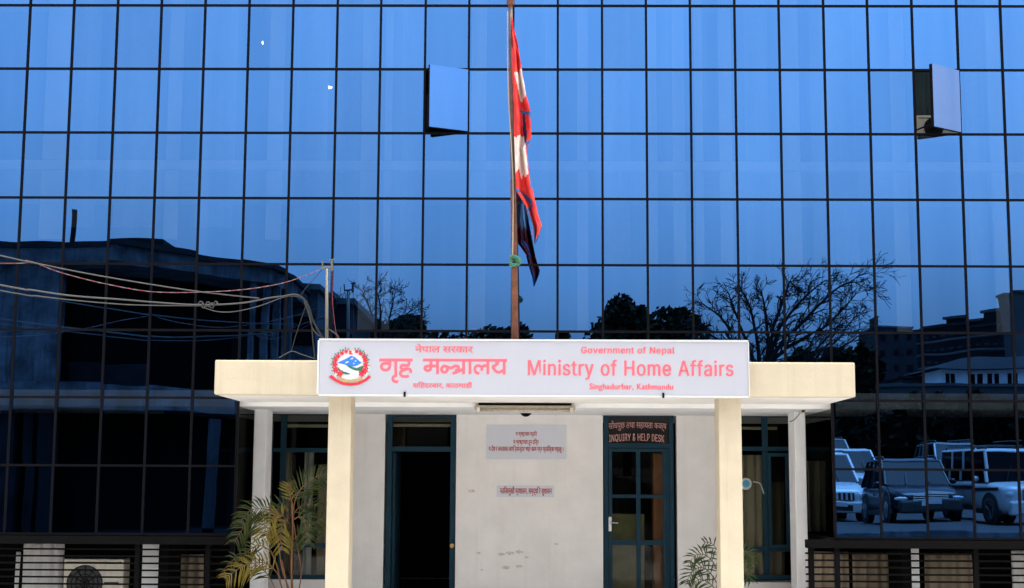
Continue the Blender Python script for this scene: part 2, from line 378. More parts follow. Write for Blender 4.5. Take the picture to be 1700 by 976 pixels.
# top-hung style sashes standing open, hinged on their right edge
for (c, r), ang in OPEN.items():
    hx, zb, zt = gx(c + 1) - .02, gz(r + 1) + .02, gz(r) - .02
    a = R(ang); ax = Vector((-math.cos(a), -math.sin(a), 0)); nn = Vector((ax.y, -ax.x, 0)); L = PW - .04
    h0 = Vector((hx, YG - .03, (zb + zt) / 2)); hh = (zt - zb) / 2; up = Vector((0, 0, 1))
    fr = MB()
    fr.obox(h0 + ax * .012, (ax, nn, up), (.012, .022, hh)); fr.obox(h0 + ax * (L - .012), (ax, nn, up), (.012, .022, hh))
    fr.obox(h0 + ax * L / 2 + up * (hh - .012), (ax, nn, up), (L / 2 - .026, .022, .012)); fr.obox(h0 + ax * L / 2 - up * (hh - .012), (ax, nn, up), (L / 2 - .026, .022, .012))
    f = fr.build('window_sash', M['black'], bld)
    off = nn * (-.024 if nn.y > 0 else .024)
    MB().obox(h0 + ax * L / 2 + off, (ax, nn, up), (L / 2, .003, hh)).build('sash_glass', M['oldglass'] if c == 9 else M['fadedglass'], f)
    st = MB(); e = h0 + ax * (L - .03) - up * (hh - .05); st.tube([e, (gx(c) + .03, YG + .02, zb + .05)], .012, 6)
    if c == 9: st.tube([(gx(c) + .05, YG - .005, zb + .03), (gx(c) + .05, YG - .005, zb + .5)], .022, 6)
    st.build('window_stay', M['black'], bld)
XA, XB = gx(CA), gx(CB); ZT = gz(RA)
shell = MB()
shell.box(XA, XA + .2, YG + .06, 31, gz(8) - .1, ZT); shell.box(XB - .2, XB, YG + .06, 31, gz(8) - .1, ZT)
shell.box(XA, XB, 31, 31.2, -.15, ZT)
shell.build('outer_wall', M['wall'], bld)
MB().box(XA - .1, XB + .1, YG - .05, 31.3, ZT + .02, ZT + .35).build('roof', M['conc'], bld)
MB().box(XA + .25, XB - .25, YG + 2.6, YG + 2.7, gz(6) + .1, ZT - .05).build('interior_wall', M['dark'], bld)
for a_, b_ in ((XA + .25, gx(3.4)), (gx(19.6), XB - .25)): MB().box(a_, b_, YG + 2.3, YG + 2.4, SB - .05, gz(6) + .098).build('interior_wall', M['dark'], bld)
# upper floor slabs and the pale columns standing just behind the glass
for r, t in ((6, .10), (2.46, .06), (-1, .1)):
    MB().box(XA + .25, XB - .25, YG + .12, YG + 2.55, gz(r) - t, gz(r) + t).build('floor_slab', M['intcol'], bld)
BANDS = [(76, 115), (280, 303), (447, 472), (601, 629), (640, 652), (783, 808), (958, 976), (1072, 1090), (1116, 1136), (1153, 1166), (1193, 1214), (1293, 1326), (1478, 1502), (1640, 1661)]
for i, (a, b) in enumerate(BANDS):
    xa, xb = P(a, 150, YG + .15).x, P(b, 150, YG + .15).x
    zl = gz(3.6) if xb < -2.8 else gz(4) if 1.4 < xa < 3.6 else gz(5)
    q = MB(); n = 10
    q.box(xa, xb, YG + .13, YG + .17, zl, gz(2.46) - .07); q.box(xa, xb, YG + .13, YG + .17, gz(2.46) + .07, gz(-1) - .11); q.box(xa, xb, YG + .13, YG + .17, gz(-1) + .11, ZT - .05)
    q.build('interior_column', M['intcol'], bld)
M['lamp'] = bpy.data.materials.new('lit_lamp'); M['lamp'].use_nodes = True
pb_ = M['lamp'].node_tree.nodes['Principled BSDF']; pb_.inputs['Emission Color'].default_value = (1, .97, .9, 1); pb_.inputs['Emission Strength'].default_value = 9
for px, py, lab, rx_, rz_ in ((436, 71, 'tiny upright lit lamp glinting behind the upper left glass', .008, .024), (546, 145, 'small oval lit lamp glinting behind the glass left of the open sash', .045, .02)):
    q = P(px, py, YG + .5); lp = thing('ceiling_lamp', q, lab, 'lamp')
    MB().blob(q, 1, 2, 0, (rx_, .02, rz_)).build('bulb', M['lamp'], lp, smooth=True)
    MB().tube([q + Vector((0, .02, rz_)), q + Vector((0, .02, gz(-1) - .1 - q.z))], .004, 5).build('flex', M['black'], lp)
M['intgrey'] = mat('dim_blind', (.36, .36, .36), .9, var=.25, scale=3)
for i, (a, b) in enumerate([(118, 165), (196, 262), (330, 392), (492, 545), (562, 598), (668, 700), (905, 930), (1004, 1046), (1236, 1276), (1345, 1420), (1602, 1634), (1664, 1720)]):
    xa, xb = P(a, 150, YG + .25).x, P(b, 150, YG + .25).x
    for za_, zb_ in ((gz(4) if xa > -2.8 else gz(3.4), gz(2.46) - .07), (gz(2.46) + .07, gz(-1) - .11)):
        n = max(3, int((xb - xa) / .09)); vs = []
        for j in range(n + 1):
            x = xa + (xb - xa) * j / n; y = YG + .27 + (.018 if j % 2 else -.018); vs += [(x, y, za_ + random.uniform(0, .01)), (x, y, zb_)]
        o_ = MB().add(vs, [(2 * j, 2 * j + 2, 2 * j + 3, 2 * j + 1) for j in range(n)]).build('blind', M['intgrey'], bld, fix=False)
        q_ = o_.modifiers.new('thickness', 'SOLIDIFY'); q_.thickness = .004
# bulkhead below the glass and the shaded ground floor behind the grilles
SB = gz(8)
for (a, b) in ((CA, 5), (18, CB)):
    MB().box(gx(a), gx(b), YG - .05, YG + 2.5, SB - .12, SB - .02).build('sill_band', M['sill'], bld)
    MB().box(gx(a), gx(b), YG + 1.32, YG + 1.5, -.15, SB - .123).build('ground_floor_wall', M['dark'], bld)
for c, sgn in ((5, -1), (18, 1)):
    x = gx(c) + sgn * .03; d = MB()
    for ya_, yb_ in ((YG + .06, YG + .12), (20.40, 20.46)): d.box(x - .025, x + .025, ya_, yb_, 0, gz(6) - .03)
    d.box(x - .024, x + .024, YG + .12, 20.40, gz(6) - .09, gz(6) - .031); d.box(x - .024, x + .024, YG + .12, 20.40, SB - .06, SB)
    f = d.build('side_frame', M['black'], bld)
    MB().box(x - .003, x + .003, YG + .12, 20.40, SB, gz(6) - .09).build('side_glass', M['clear'], f)
xq = P(1339, 900, YG).x
MB().box(xq, gx(18) - .001, YG - .05, YG + .12, SB - .12, SB - .02).build('sill_band', M['sill'], bld)
def gcol(xa, xb, yp, Y, d=.25):
    a, b = P(xa, yp, Y).x, P(xb, yp, Y).x
    MB().box(a, b, Y, Y + d, -.15, SB - .125).build('ground_floor_column', M['colwhite'], bld, bevel=.008)
gcol(236, 266, 930, YG + .55); gcol(1494, 1526, 930, YG + .55)
# ================================================================== ENTRANCE PORCH
YF, YW = 16.81, 20.55
pc = thing('entrance_porch', (0, YF, -.15), 'entrance porch with flat cream canopy on two pillars before a white wall', 'porch')
cl_, cr_ = P(356, 627, YF).x, P(1420, 632, YF).x
zs, ztop = 2.625, 3.03
ZSOF = P(888, 657, YF).z
ZSOF = min(ZSOF, gz(6) - .02); ztop = P(888, 599.5, YF).z
MB().box(cl_, cr_, YF, YF + .18, ZSOF, ztop).build('fascia', M['cream'], pc, bevel=.015)
MB().box(cl_ + .002, cr_ - .002, YF + .182, YG - .03, ZSOF + .004, ztop - .1).build('canopy_slab', M['soffit'], pc)
MB().box(gx(5) + .03, gx(18) - .03, YG - .028, YW + .3, ZSOF + .003, ZSOF + .13).build('porch_ceiling', M['soffit'], pc)
for a, b in ((545, 583), (1193, 1231)):
    xa, xb = P(a, 700, YF + .06).x, P(b, 700, YF + .06).x
    MB().box(xa, xb, YF + .06, YF + .42, -.15, ZSOF - .002).build('pillar', M['cream'], pc, bevel=.012)
for a, b in ((422, 443), (1318, 1337)):
    xa, xb = P(a, 690, 19.35).x, P(b, 690, 19.35).x
    MB().box(xa, xb, 19.35, 19.8, 0, ZSOF - .002).build('side_column', M['colwhite'], pc, bevel=.012)
def wx(px, y=800): return P(px, y, YW).x
ZW = ZSOF + .003
DW = 2.615
w1 = [(566, 638), (757, 1001), (1124, 1200)]
wl = MB()
for a, b in w1: wl.box(wx(a), wx(b), YW, YW + .22, 0, ZW - .002)
wl.build('front_wall', M['wall'], pc)
ssill = MB()
zsl = P(500, 962, YW).z
MB().box(gx(5) + .02, wx(566) - .002, YW - .03, YW + .22, 0, zsl).build('window_sill', M['wall'], pc); MB().box(wx(1200) + .002, gx(18) - .02, YW - .03, YW + .22, 0, zsl).build('window_sill', M['wall'], pc)
stn = mat('dirt_smudge', (.68, .62, .54), .9, var=.3, scale=30)
for px, py, r_ in ((832, 920, .05), (846, 918, .06), (862, 916, .055), (840, 942, .06), (862, 940, .05), (795, 918, .03), (924, 903, .03), (800, 946, .02), (783, 815, .05), (922, 690, .012), (874, 925, .03)):
    q = P(px, py, YW); ph = random.uniform(0, 6)
    MB().prism([(q.x + r_ * (.55 + .45 * abs(math.sin(2.3 * a + ph) * math.cos(3.7 * a))) * math.cos(a) * 1.3, q.z + r_ * .5 * (.5 + .5 * abs(math.cos(3.1 * a + ph))) * math.sin(a)) for a in [i * math.pi / 11 for i in range(22)]], YW - .0012, YW - .0004).build('stain', stn, pc)
# dark rooms behind
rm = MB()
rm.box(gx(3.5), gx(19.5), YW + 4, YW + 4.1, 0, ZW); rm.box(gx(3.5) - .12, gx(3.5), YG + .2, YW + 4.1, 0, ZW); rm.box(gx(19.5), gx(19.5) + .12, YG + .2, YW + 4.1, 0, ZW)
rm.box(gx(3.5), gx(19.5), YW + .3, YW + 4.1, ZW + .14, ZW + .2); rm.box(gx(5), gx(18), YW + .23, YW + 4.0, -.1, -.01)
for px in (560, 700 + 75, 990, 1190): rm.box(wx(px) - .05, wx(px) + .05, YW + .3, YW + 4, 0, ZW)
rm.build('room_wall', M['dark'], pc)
def frame(mb, x0, x1, z0, z1, y0, y1, t, bottom=True):
    mb.box(x0, x0 + t, y0, y1, z0, z1); mb.box(x1 - t, x1, y0, y1, z0, z1)
    mb.box(x0 + t, x1 - t, y0 + .001, y1 - .001, z1 - t, z1)
    if bottom: mb.box(x0 + t, x1 - t, y0 + .001, y1 - .001, z0, z0 + t)
# left door: frame, transom light, leaf folded inwards into the dark room
xl, xr = wx(641), wx(756); ztr = P(700, 747, YW).z
d = MB(); frame(d, xl, xr, 0, ZW - .01, YW + .03, YW + .12, .075, False); d.box(xl + .075, xr - .075, YW + .035, YW + .115, ztr - .02, ztr + .05)
dl = d.build('door_frame', M['blueframe'], pc, bevel=.004)
MB().box(xl + .075, xr - .075, YW + .07, YW + .076, ztr + .05, ZW - .085).build('transom_glass', M['clear'], dl)
lf = MB(); lf.box(xl + .08, xl + .12, YW + .13, YW + 1.0, .02, ztr - .03)
o = lf.build('door', M['blueframe'], pc, bevel=.004); tag(o, 'left blue door standing open')
MB().lathe([(.0, -.02), (.028, -.015), (.035, .02), (.02, .05), (0, .052)], (xr - .04, YW + .0, P(753, 906, YW).z), 'y', 12).build('door_knob', mat('brass', (.5, .3, .1), .35, metal=.8), dl)
# right door
xl, xr = wx(1003), wx(1119); zt1 = P(1060, 738, YW).z; zt2 = P(1060, 752, YW).z
d = MB(); frame(d, xl, xr, 0, ZW - .01, YW + .03, YW + .12, .06, False); d.box(xl + .06, xr - .06, YW + .033, YW + .115, zt1 - .045, zt1 + .02)
dr = d.build('door_frame', M['blueframe'], pc, bevel=.004)
MB().box(xl + .06, xr - .06, YW + .07, YW + .076, zt1 + .02, ZW - .07).build('transom_glass', mat('black_glass', (.004, .004, .005), .12), dr)
lx0, lx1, lz0, lz1 = xl + .065, xr - .105, .02, zt1 - .05
d = MB(); frame(d, lx0, lx1, lz0, lz1, YW + .045, YW + .085, .05)
cxm = P(1060, 800, YW).x
d.box(cxm - .03, cxm + .03, YW + .047, YW + .083, lz0 + .05, lz1 - .05)
za, zb2 = P(1060, 824, YW).z, P(1060, 901, YW).z
for (p, q) in ((lx0 + .05, cxm - .03), (cxm + .03, lx1 - .05)):
    d.box(p, q, YW + .049, YW + .081, za - .025, za + .025); d.box(p, q, YW + .049, YW + .081, zb2 - .035, zb2 + .035)
d.box(lx1, xr - .06, YW + .05, YW + .09, .02, zt1 - .05)
leaf = d.build('door', M['blueframe'], pc, bevel=.004); tag(leaf, 'right blue door with six glass panes, closed')
for (p, q) in ((lx0 + .05, cxm - .03), (cxm + .03, lx1 - .05)):
    for (b, t) in ((lz0 + .05, zb2 - .035), (zb2 + .035, za - .025), (za + .025, lz1 - .05)):
        MB().box(p, q, YW + .063, YW + .068, b, t).build('glass_pane', M['clear'], leaf)
hz = P(1012, 870, YW).z; hx = P(1013, 870, YW).x
h = MB(); h.box(hx - .022, hx + .022, YW + .03, YW + .044, hz - .1, hz + .1); h.tube([(hx, YW + .035, hz + .02), (hx, YW - .015, hz + .02), (hx + .03, YW - .02, hz + .02), (hx + .11, YW - .02, hz + .015)], .011, 8)
h.build('door_handle', M['steel'], leaf, bevel=.003)
text('lettering', 'सोधपुछ तथा सहायता कक्ष', wx(1011), wx(1108), P(1060, 716, YW).z, P(1060, 699, YW).z, YW + .066, M['painted'], dr, .0, 1, 'NotoSansDevanagari-Regular.woff2', .12)
text('lettering', 'INQUIRY & HELP DESK', wx(1012), wx(1104), P(1060, 735, YW).z, P(1060, 722, YW).z, YW + .066, M['painted'], dr, .02, 2, arc=.2)
# windows left and right of the wall
def porch_window(pxs, zlow, rail, name='window_frame'):
    x0, x1 = pxs[0], pxs[-1]; d = MB(); frame(d, x0, x1, zlow, ZW - .01, YW + .03, YW + .11, .06)
    for z in rail: d.box(x0 + .06, x1 - .06, YW + .034, YW + .105, z - .03, z + .03)
    for x in pxs[1:-1]: d.box(x - .04, x + .04, YW + .036, YW + .102, zlow + .06, ZW - .07)
    f = d.build(name, M['blueframe'], pc, bevel=.004)
    MB().box(x0 + .06, x1 - .06, YW + .066, YW + .071, zlow + .06, ZW - .07).build('window_glass', M['clear'], f)
    return f
zr1, zr2, zl2 = P(500, 747, YW).z, P(500, 905, YW).z, P(500, 962, YW).z
porch_window([gx(3.5), gx(5) + .02, wx(468), wx(566) - .01], zl2, [zr1, zr2])
porch_window([wx(1200) + .01, wx(1272), wx(1322), gx(18) + .05, gx(19.5)], P(1280, 962, YW).z, [P(1280, 745, YW).z, P(1280, 912, YW).z])
d = MB(); a, b = wx(1274), wx(1310); frame(d, a, b, P(1290, 910, YW).z, P(1290, 752, YW).z, YW - .03, YW + .028, .05)
sf = d.build('window_sash', M['blueframe'], pc, bevel=.004)
MB().box(a + .05, b - .05, YW - .004, YW + .001, P(1290, 910, YW).z + .05, P(1290, 752, YW).z - .05).build('sash_glass', M['clear'], sf)

# ---- furnishings of the porch
def curtain(x0, x1, z0, z1, y, m, label, amp=.035, pitch=.12):
    n = max(6, int((x1 - x0) / pitch * 8)); ph = random.uniform(0, 6); vs = []; fs = []
    rows = 6
    for j in range(rows + 1):
        t = j / rows
        for i in range(n + 1):
            u = i / n; k = 2 * math.pi * (x1 - x0) / pitch * u + ph + .5 * math.sin(3 * t + u * 4)
            vs.append((x0 + u * (x1 - x0) + .012 * math.cos(k * .7), y + amp * math.sin(k) * (1 - .4 * t), z0 + t * (z1 - z0)))
    for j in range(rows):
        for i in range(n): q = j * (n + 1) + i; fs.append((q, q + 1, q + n + 2, q + n + 1))
    o = MB().add(vs, fs).build('curtain', m, org=((x0 + x1) / 2, y, z0), smooth=True, fix=False)
    s = o.modifiers.new('thickness', 'SOLIDIFY'); s.thickness = .004
    return tag(o, label, 'curtain', 'curtains behind the windows')
YC = YW + .2
curtain(wx(500), wx(516), zl2 + .03, zr1 + .02, YC, M['curtainw'], 'narrow pale curtain hanging straight near the left cream pillar')
curtain(wx(524), wx(543), zl2 + .03, zr1 - .2, YC + .1, M['curtain'], 'dim beige curtain right beside the left cream pillar')
curtain(wx(462), wx(476), zl2 + .03, zr1, YC + .15, M['curtain'], 'thin beige curtain behind the palm, left of the blue mullion')
curtain(wx(1225), wx(1272), zl2 + .03, P(1280, 755, YW).z, YC, M['curtain'], 'beige pleated curtain behind the fixed pane right of the cream pillar')
curtain(wx(1276), wx(1308), zl2 + .03, P(1280, 800, YW).z, YC + .08, M['curtain'], 'beige pleated curtain behind the blue sash window')
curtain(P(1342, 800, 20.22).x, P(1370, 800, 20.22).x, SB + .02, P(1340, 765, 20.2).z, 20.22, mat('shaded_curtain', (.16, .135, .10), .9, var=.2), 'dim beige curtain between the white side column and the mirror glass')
def rail(x0, x1, py, y, label, name='curtain_rail'):  # pale horizontal bar just behind a pane
    a, b = P(x0, py, y), P(x1, py, y); z = (a.z + b.z) / 2; t = thing(name, ((a.x + b.x) / 2, y, z), label, 'curtain rail' if name == 'curtain_rail' else 'light fitting')
    MB().box(a.x, b.x, y - .012, y + .012, z - .022, z + .022).build('rail' if name == 'curtain_rail' else 'tube', mat('dusty_' + name, (.62, .56, .38), .7, var=.25, scale=14), t, bevel=.008)
    for q in (a.x + .06, b.x - .06): MB().box(q - .015, q + .015, y + .013, y + .06, z - .03, z + .03).build('bracket', M['iron'], t)
rail(468, 560, 707, YW + .17, 'pale curtain rail high in the window behind the left cream pillar')
rail(1225, 1290, 711, YW + .17, 'pale curtain rail high in the window right of the right cream pillar')
rail(652, 749, 706, YW + .17, 'yellowed unlit tube behind the transom glass of the left door', 'door_tube_light')
# chair in the left window
ch = thing('chair', (wx(498), YW + .75, 0), 'dark red upholstered chair seen through the low pane behind the palm', 'chair')
cx_ = wx(498); zc_ = P(498, 920, YW + .7).z
MB().box(cx_ - .25, cx_ + .25, YW + .5, YW + .57, zc_ - .38, zc_).build('backrest', M['chairred'], ch, bevel=.06)
MB().box(cx_ - .25, cx_ + .25, YW + .58, YW + 1.05, .4, .5).build('seat', M['chairred'], ch, bevel=.03)
for sx in (-.22, .22):
    for yy in (.6, 1.02): MB().tube([(cx_ + sx, YW + yy, 0), (cx_ + sx, YW + yy, .4)], .018).build('leg', M['iron'], ch)
# wood cupboard and olive screen behind the right door
tag(MB().box(wx(1086), wx(1112), YW + .17, YW + .5, 0, P(1090, 752, YW + .17).z).build('cupboard', M['wood'], org=(wx(1098), YW + .33, 0), bevel=.01), 'orange-brown wooden cupboard seen through the right-hand panes of the blue door', 'cupboard')
tag(MB().box(wx(1008), wx(1072), YW + .30, YW + .35, 0, P(1040, 853, YW + .3).z).build('partition', M['olive'], org=(wx(1040), YW + .32, 0), bevel=.01), 'olive low partition seen through the left-hand panes of the blue door', 'partition')
# fan dial
fd = thing('wall_fan', (wx(1237), YW + .0, P(1237, 803, YW).z), 'small round white and blue fan on the window right of the cream pillar', 'fan')
c = Vector((wx(1238), YW + .02, P(1237, 803, YW).z))
MB().lathe([(0, -.05), (.074, -.05), (.085, -.03), (.085, .0), (0, .0)], c, 'y', 24).build('fan_cage', M['signedge'], fd)
MB().lathe([(.034, -.056), (.054, -.056), (.054, -.051), (.034, -.051)], c, 'y', 24).build('ring', mat('cyan_ring', (.08, .35, .5), .5), fd)
MB().lathe([(0, -.06), (.02, -.058), (.02, -.05), (0, -.05)], c, 'y', 16).build('hub', mat('cyan_hub', (.05, .3, .45), .5), fd)
MB().tube(spline([c + Vector((.1, -.03, .03)), c + Vector((.2, -.03, .0)), c + Vector((.25, -.03, -.14))]), .008).build('cord', M['signedge'], fd)
# tube light under the soffit
yt = YF + 1.6
a, b = P(788, 672, yt).x, P(955, 672, yt).x
tl = thing('tube_light', ((a + b) / 2, yt, ZSOF - .09), 'dusty unlit fluorescent batten fixed under the canopy above the notices', 'light fitting')
MB().box(a, b, yt - .05, yt + .05, ZSOF - .085, ZSOF - .03).build('housing', mat('dusty_batten', (.40, .35, .27), .8, var=.3, scale=20), tl, bevel=.012)
MB().tube([(a + .06, yt - .07, ZSOF - .095), (b - .06, yt - .07, ZSOF - .095)], .014, 10).build('tube', mat('dusty_tube', (.42, .37, .29), .6, var=.35, scale=25), tl, smooth=True)
for x in (a + .05, b - .05): MB().box(x - .02, x + .02, yt - .09, yt - .051, ZSOF - .12, ZSOF - .06).build('lamp_holder', M['acwhite'], tl, bevel=.004)
MB().box(a + .05, b - .05, yt - .045, yt + .045, ZSOF - .03, ZSOF + .0).build('bracket', M['sill'], tl)
y2 = YW - .5; c = P(873, 681, y2)
dm = thing('dome_camera', (c.x, c.y, ZSOF), 'dark dome camera under the porch ceiling just below the tube light', 'camera')
MB().lathe([(.1, 0), (.1, -.02), (.092, -.03), (0, -.03)], (c.x, c.y, ZSOF), 'z', 20).build('base_ring', M['plastic_black'], dm)
MB().lathe([(.085, -.031), (.075, -.06), (.05, -.085), (.02, -.098), (0, -.1)], (c.x, c.y, ZSOF), 'z', 20).build('dome', M['carglass'], dm, smooth=True)
c = P(1331, 680, 18.9)
bc = thing('bullet_camera', (c.x, c.y, ZSOF), 'small bullet camera under the canopy at the top of the right white column', 'camera')
MB().lathe([(0, -.09), (.03, -.09), (.034, -.08), (.034, .06), (0, .06)], (c.x, c.y, ZSOF - .06), 'y', 14).build('camera_body', M['acwhite'], bc, smooth=True)
MB().lathe([(0, -.1), (.024, -.1), (.024, -.091), (0, -.091)], (c.x, c.y, ZSOF - .06), 'y', 14).build('lens', M['plastic_black'], bc)
MB().lathe([(.03, 0), (.03, -.012), (.012, -.014), (.012, -.03), (0, -.03)], (c.x, c.y + .03, ZSOF), 'z', 12).build('bracket', M['acwhite'], bc)
MB().tube(spline([(c.x - .02, c.y, ZSOF - .08), P(1325, 690, 19.2), P(1318, 697, 19.3), P(1311, 700, 19.34)]), .006).build('cord', M['cableb'], bc)
# notices
def notice(x0, x1, y0, y1, label):
    xa, xb = wx(x0), wx(x1); za, zb = P(870, y1, YW).z, P(870, y0, YW).z
    o = MB().box(xa, xb, YW - .008, YW - .001, za, zb).build('notice', M['notice'], org=((xa + xb) / 2, YW, za), bevel=.002)
    return tag(o, label, 'notice', 'notices on the white wall')
DEV = 'NotoSansDevanagari-Regular.woff2'
def line(par, body, x0, x1, y0, y1, bold=.03):
    text('lettering', body, wx(x0), wx(x1), P(870, y1, YW).z, P(870, y0, YW).z, YW - .0095, M['redtext'], par, bold, 2, DEV)
n1 = notice(807, 940, 705, 762, 'larger grey-white notice with three lines of red writing on the white wall')
line(n1, 'म भ्रष्टाचार गर्दिन', 856, 891, 715, 726); line(n1, 'म भ्रष्टाचार हुन दिन्न', 852, 894, 728, 740)
line(n1, 'म देश र जनताका लागि इमान्दार भएर काम गर्न प्रतिज्ञा गर्दछु ।', 811, 935, 739, 752)
n2 = notice(825, 920, 806, 825, 'small narrow grey-white notice with one line of red writing on the white wall')
line(n2, 'नतिजामुखी प्रशासन, समृद्धि र सुशासन', 830, 916, 807.5, 823)

# ================================================================== SIGNBOARD
YS = YF - .42
sx0, sx1 = P(530, 610, YS).x, P(1242, 612, YS).x; sz0, sz1 = P(886, 655.5, YS).z, P(886, 566.5, YS).z
sg = thing('signboard', ((sx0 + sx1) / 2, YS, sz0), 'long white signboard of the ministry with red lettering and round emblem on the canopy', 'sign')
MB().box(sx0, sx1, YS, YS + .11, sz0, sz1).build('panel', M['sign'], sg, bevel=.004)
d = MB(); t = .022
def sxa(px): return P(px, 612, YS).x
d.box(sx0 - .006, sx1 + .006, YS - .008, YS + .115, sz1 + .0005, sz1 + t); d.box(sx0 - .006, sx1 + .006, YS - .008, YS + .115, sz0 - t, sz0 - .0005)
d.box(sx0 - t, sx0 - .001, YS - .007, YS + .112, sz0 - .001, sz1 + .001); d.box(sx1 + .001, sx1 + t * .6, YS - .007, YS + .112, sz0 - .001, sz1 + .001)
d.build('frame', M['signedge'], sg)
d = MB()
for px in (672, 1101): x = P(px, 655, YS).x; d.box(x - .012, x + .012, YS - .02, YS - .009, sz0 - .03, sz0 + .03)
d.build('clip', M['sill'], sg)
for px in (560, 760, 1010, 1210):
    x = sxa(px)
    for z in (sz0 + .08, min(sz1, ztop) - .06): MB().box(x - .02, x + .02, YS + .112, YF - .001, z - .02, z + .02).build('bracket', M['iron'], sg)
yT = YS - .002
def sx(px): return P(px, 612, YS).x
def sz(py, px=886): return P(px, py, YS).z
INT = 'Inter.woff2'
text('lettering', 'Ministry of Home Affairs', sx(877), sx(1217), sz(630), sz(597), yT, M['red'], sg, .022, 3, INT)
text('lettering', 'Government of Nepal', sx(965), sx(1120), sz(589), sz(575), yT, M['red'], sg, .035, 3, INT)
text('lettering', 'Singhadurbar, Kathmandu', sx(979), sx(1117), sz(649), sz(636), yT, M['red'], sg, .035, 3, None)
text('lettering', 'नेपाल सरकार', sx(689), sx(785), sz(586), sz(571.5), yT, M['red'], sg, .03, 3, DEV)
text('lettering', 'सिंहदरबार, काठमाडौं', sx(686), sx(784), sz(646), sz(634.5), yT, M['red'], sg, .03, 3, DEV)
strokes = [
 [(72, 238), (482, 238)], [(203, 242), (203, 300), (190, 345), (150, 362), (112, 350), (97, 318), (112, 288), (150, 278), (200, 284)], [(275, 242), (275, 418)],
 [(292, 425), (250, 440), (238, 470), (255, 500), (305, 505)], [(432, 242), (432, 300), (355, 302), (338, 328), (362, 352), (430, 345), (458, 368), (455, 396)],
 [(400, 352), (345, 375), (330, 402), (345, 430), (385, 442), (435, 435)],
 [(608, 238), (1638, 242)], [(705, 242), (705, 330), (690, 362), (655, 366), (632, 345), (642, 320), (680, 312), (787, 312)], [(787, 242), (787, 412)],
 [(905, 322), (865, 312), (836, 345), (848, 382), (882, 388), (908, 362), (905, 322), (955, 336), (1000, 312), (1040, 318), (1042, 350), (1000, 366)],
 [(970, 404), (1030, 384), (1100, 348)], [(1107, 242), (1107, 412)], [(1185, 242), (1185, 412)],
 [(1300, 404), (1262, 392), (1245, 352), (1256, 318), (1295, 308), (1328, 330), (1330, 368)], [(1330, 332), (1360, 308), (1405, 312)], [(1405, 242), (1405, 414)],
 [(1498, 252), (1528, 275), (1500, 300), (1468, 322), (1496, 368), (1540, 388), (1600, 360)], [(1605, 242), (1605, 418)]]
d = MB(); k = 230 / 1700.
for s_ in strokes:
    pts = [P(620 + x * k, 565 + y * k + .3, YS) for x, y in s_]
    pts = [Vector((p.x, yT + .001, p.z)) for p in pts]
    d.tube(spline(pts, 5) if len(pts) > 2 else pts, .0172, 10, sq=.12)
d.build('lettering', M['red'], sg)
# emblem
k2 = 90 / 1098.
def ez(x, y): p = P(540 + x * k2, 570 + y * k2, YS); return (p.x, p.z)
em = MB().prism([ez(515 + 385 * math.cos(a), 480 + 340 * math.sin(a)) for a in [i * math.pi / 24 for i in range(48)]], YS - .0015, YS + .02).build('emblem', M['signedge'], sg)
def ep(name, pts, m, lay): return MB().prism([ez(*p) for p in pts], YS - .0015 - lay * .0012, YS - .0005).build(name, m, em)
blue = mat('emblem_blue', (.02, .18, .72), .5); grn = mat('emblem_green', (.01, .16, .08), .5); erd = mat('emblem_red', (.62, .02, .04), .5)
lil = mat('emblem_white', (.72, .68, .80), .5); tan = mat('emblem_tan', (.42, .30, .15), .5)
ep('mountain', [(240, 395), (420, 310), (520, 252), (590, 270), (740, 395), (640, 450), (560, 470), (440, 450), (380, 420)], blue, 1)
d = MB()
for pts in ([(395, 410), (425, 370), (480, 360), (470, 385)], [(500, 330), (530, 300), (575, 285), (560, 315)], [(595, 365), (615, 340), (635, 355), (620, 375)], [(560, 410), (580, 392), (598, 408), (580, 425)]):
    d.prism([ez(*p) for p in pts], YS - .0041, YS - .0005)
d.build('snow', M['signedge'], em)
ep('hill', [(440, 455), (490, 445), (560, 480), (640, 500), (760, 450), (780, 520), (720, 560), (600, 545), (520, 510)], grn, 3)
ep('hill', [(250, 470), (300, 530), (380, 575), (500, 605), (505, 625), (420, 630), (330, 600), (265, 540)], grn, 3)
ep('country_map', [(275, 480), (340, 430), (420, 455), (520, 520), (620, 560), (710, 565), (720, 620), (640, 680), (520, 730), (430, 690), (520, 620), (380, 560), (300, 520)], lil, 4)
ep('ground_band', [(245, 680), (330, 690), (420, 730), (520, 745), (640, 720), (750, 670), (770, 720), (660, 780), (510, 800), (350, 780), (240, 720)], tan, 5)
ep('ribbon', [(75, 680), (130, 640), (240, 735), (370, 790), (515, 805), (650, 790), (790, 730), (890, 645), (925, 690), (830, 765), (680, 835), (515, 860), (340, 838), (190, 765)], erd, 6)
ep('small_flag', [(485, 225), (485, 130), (550, 165), (515, 178), (570, 222)], erd, 2)
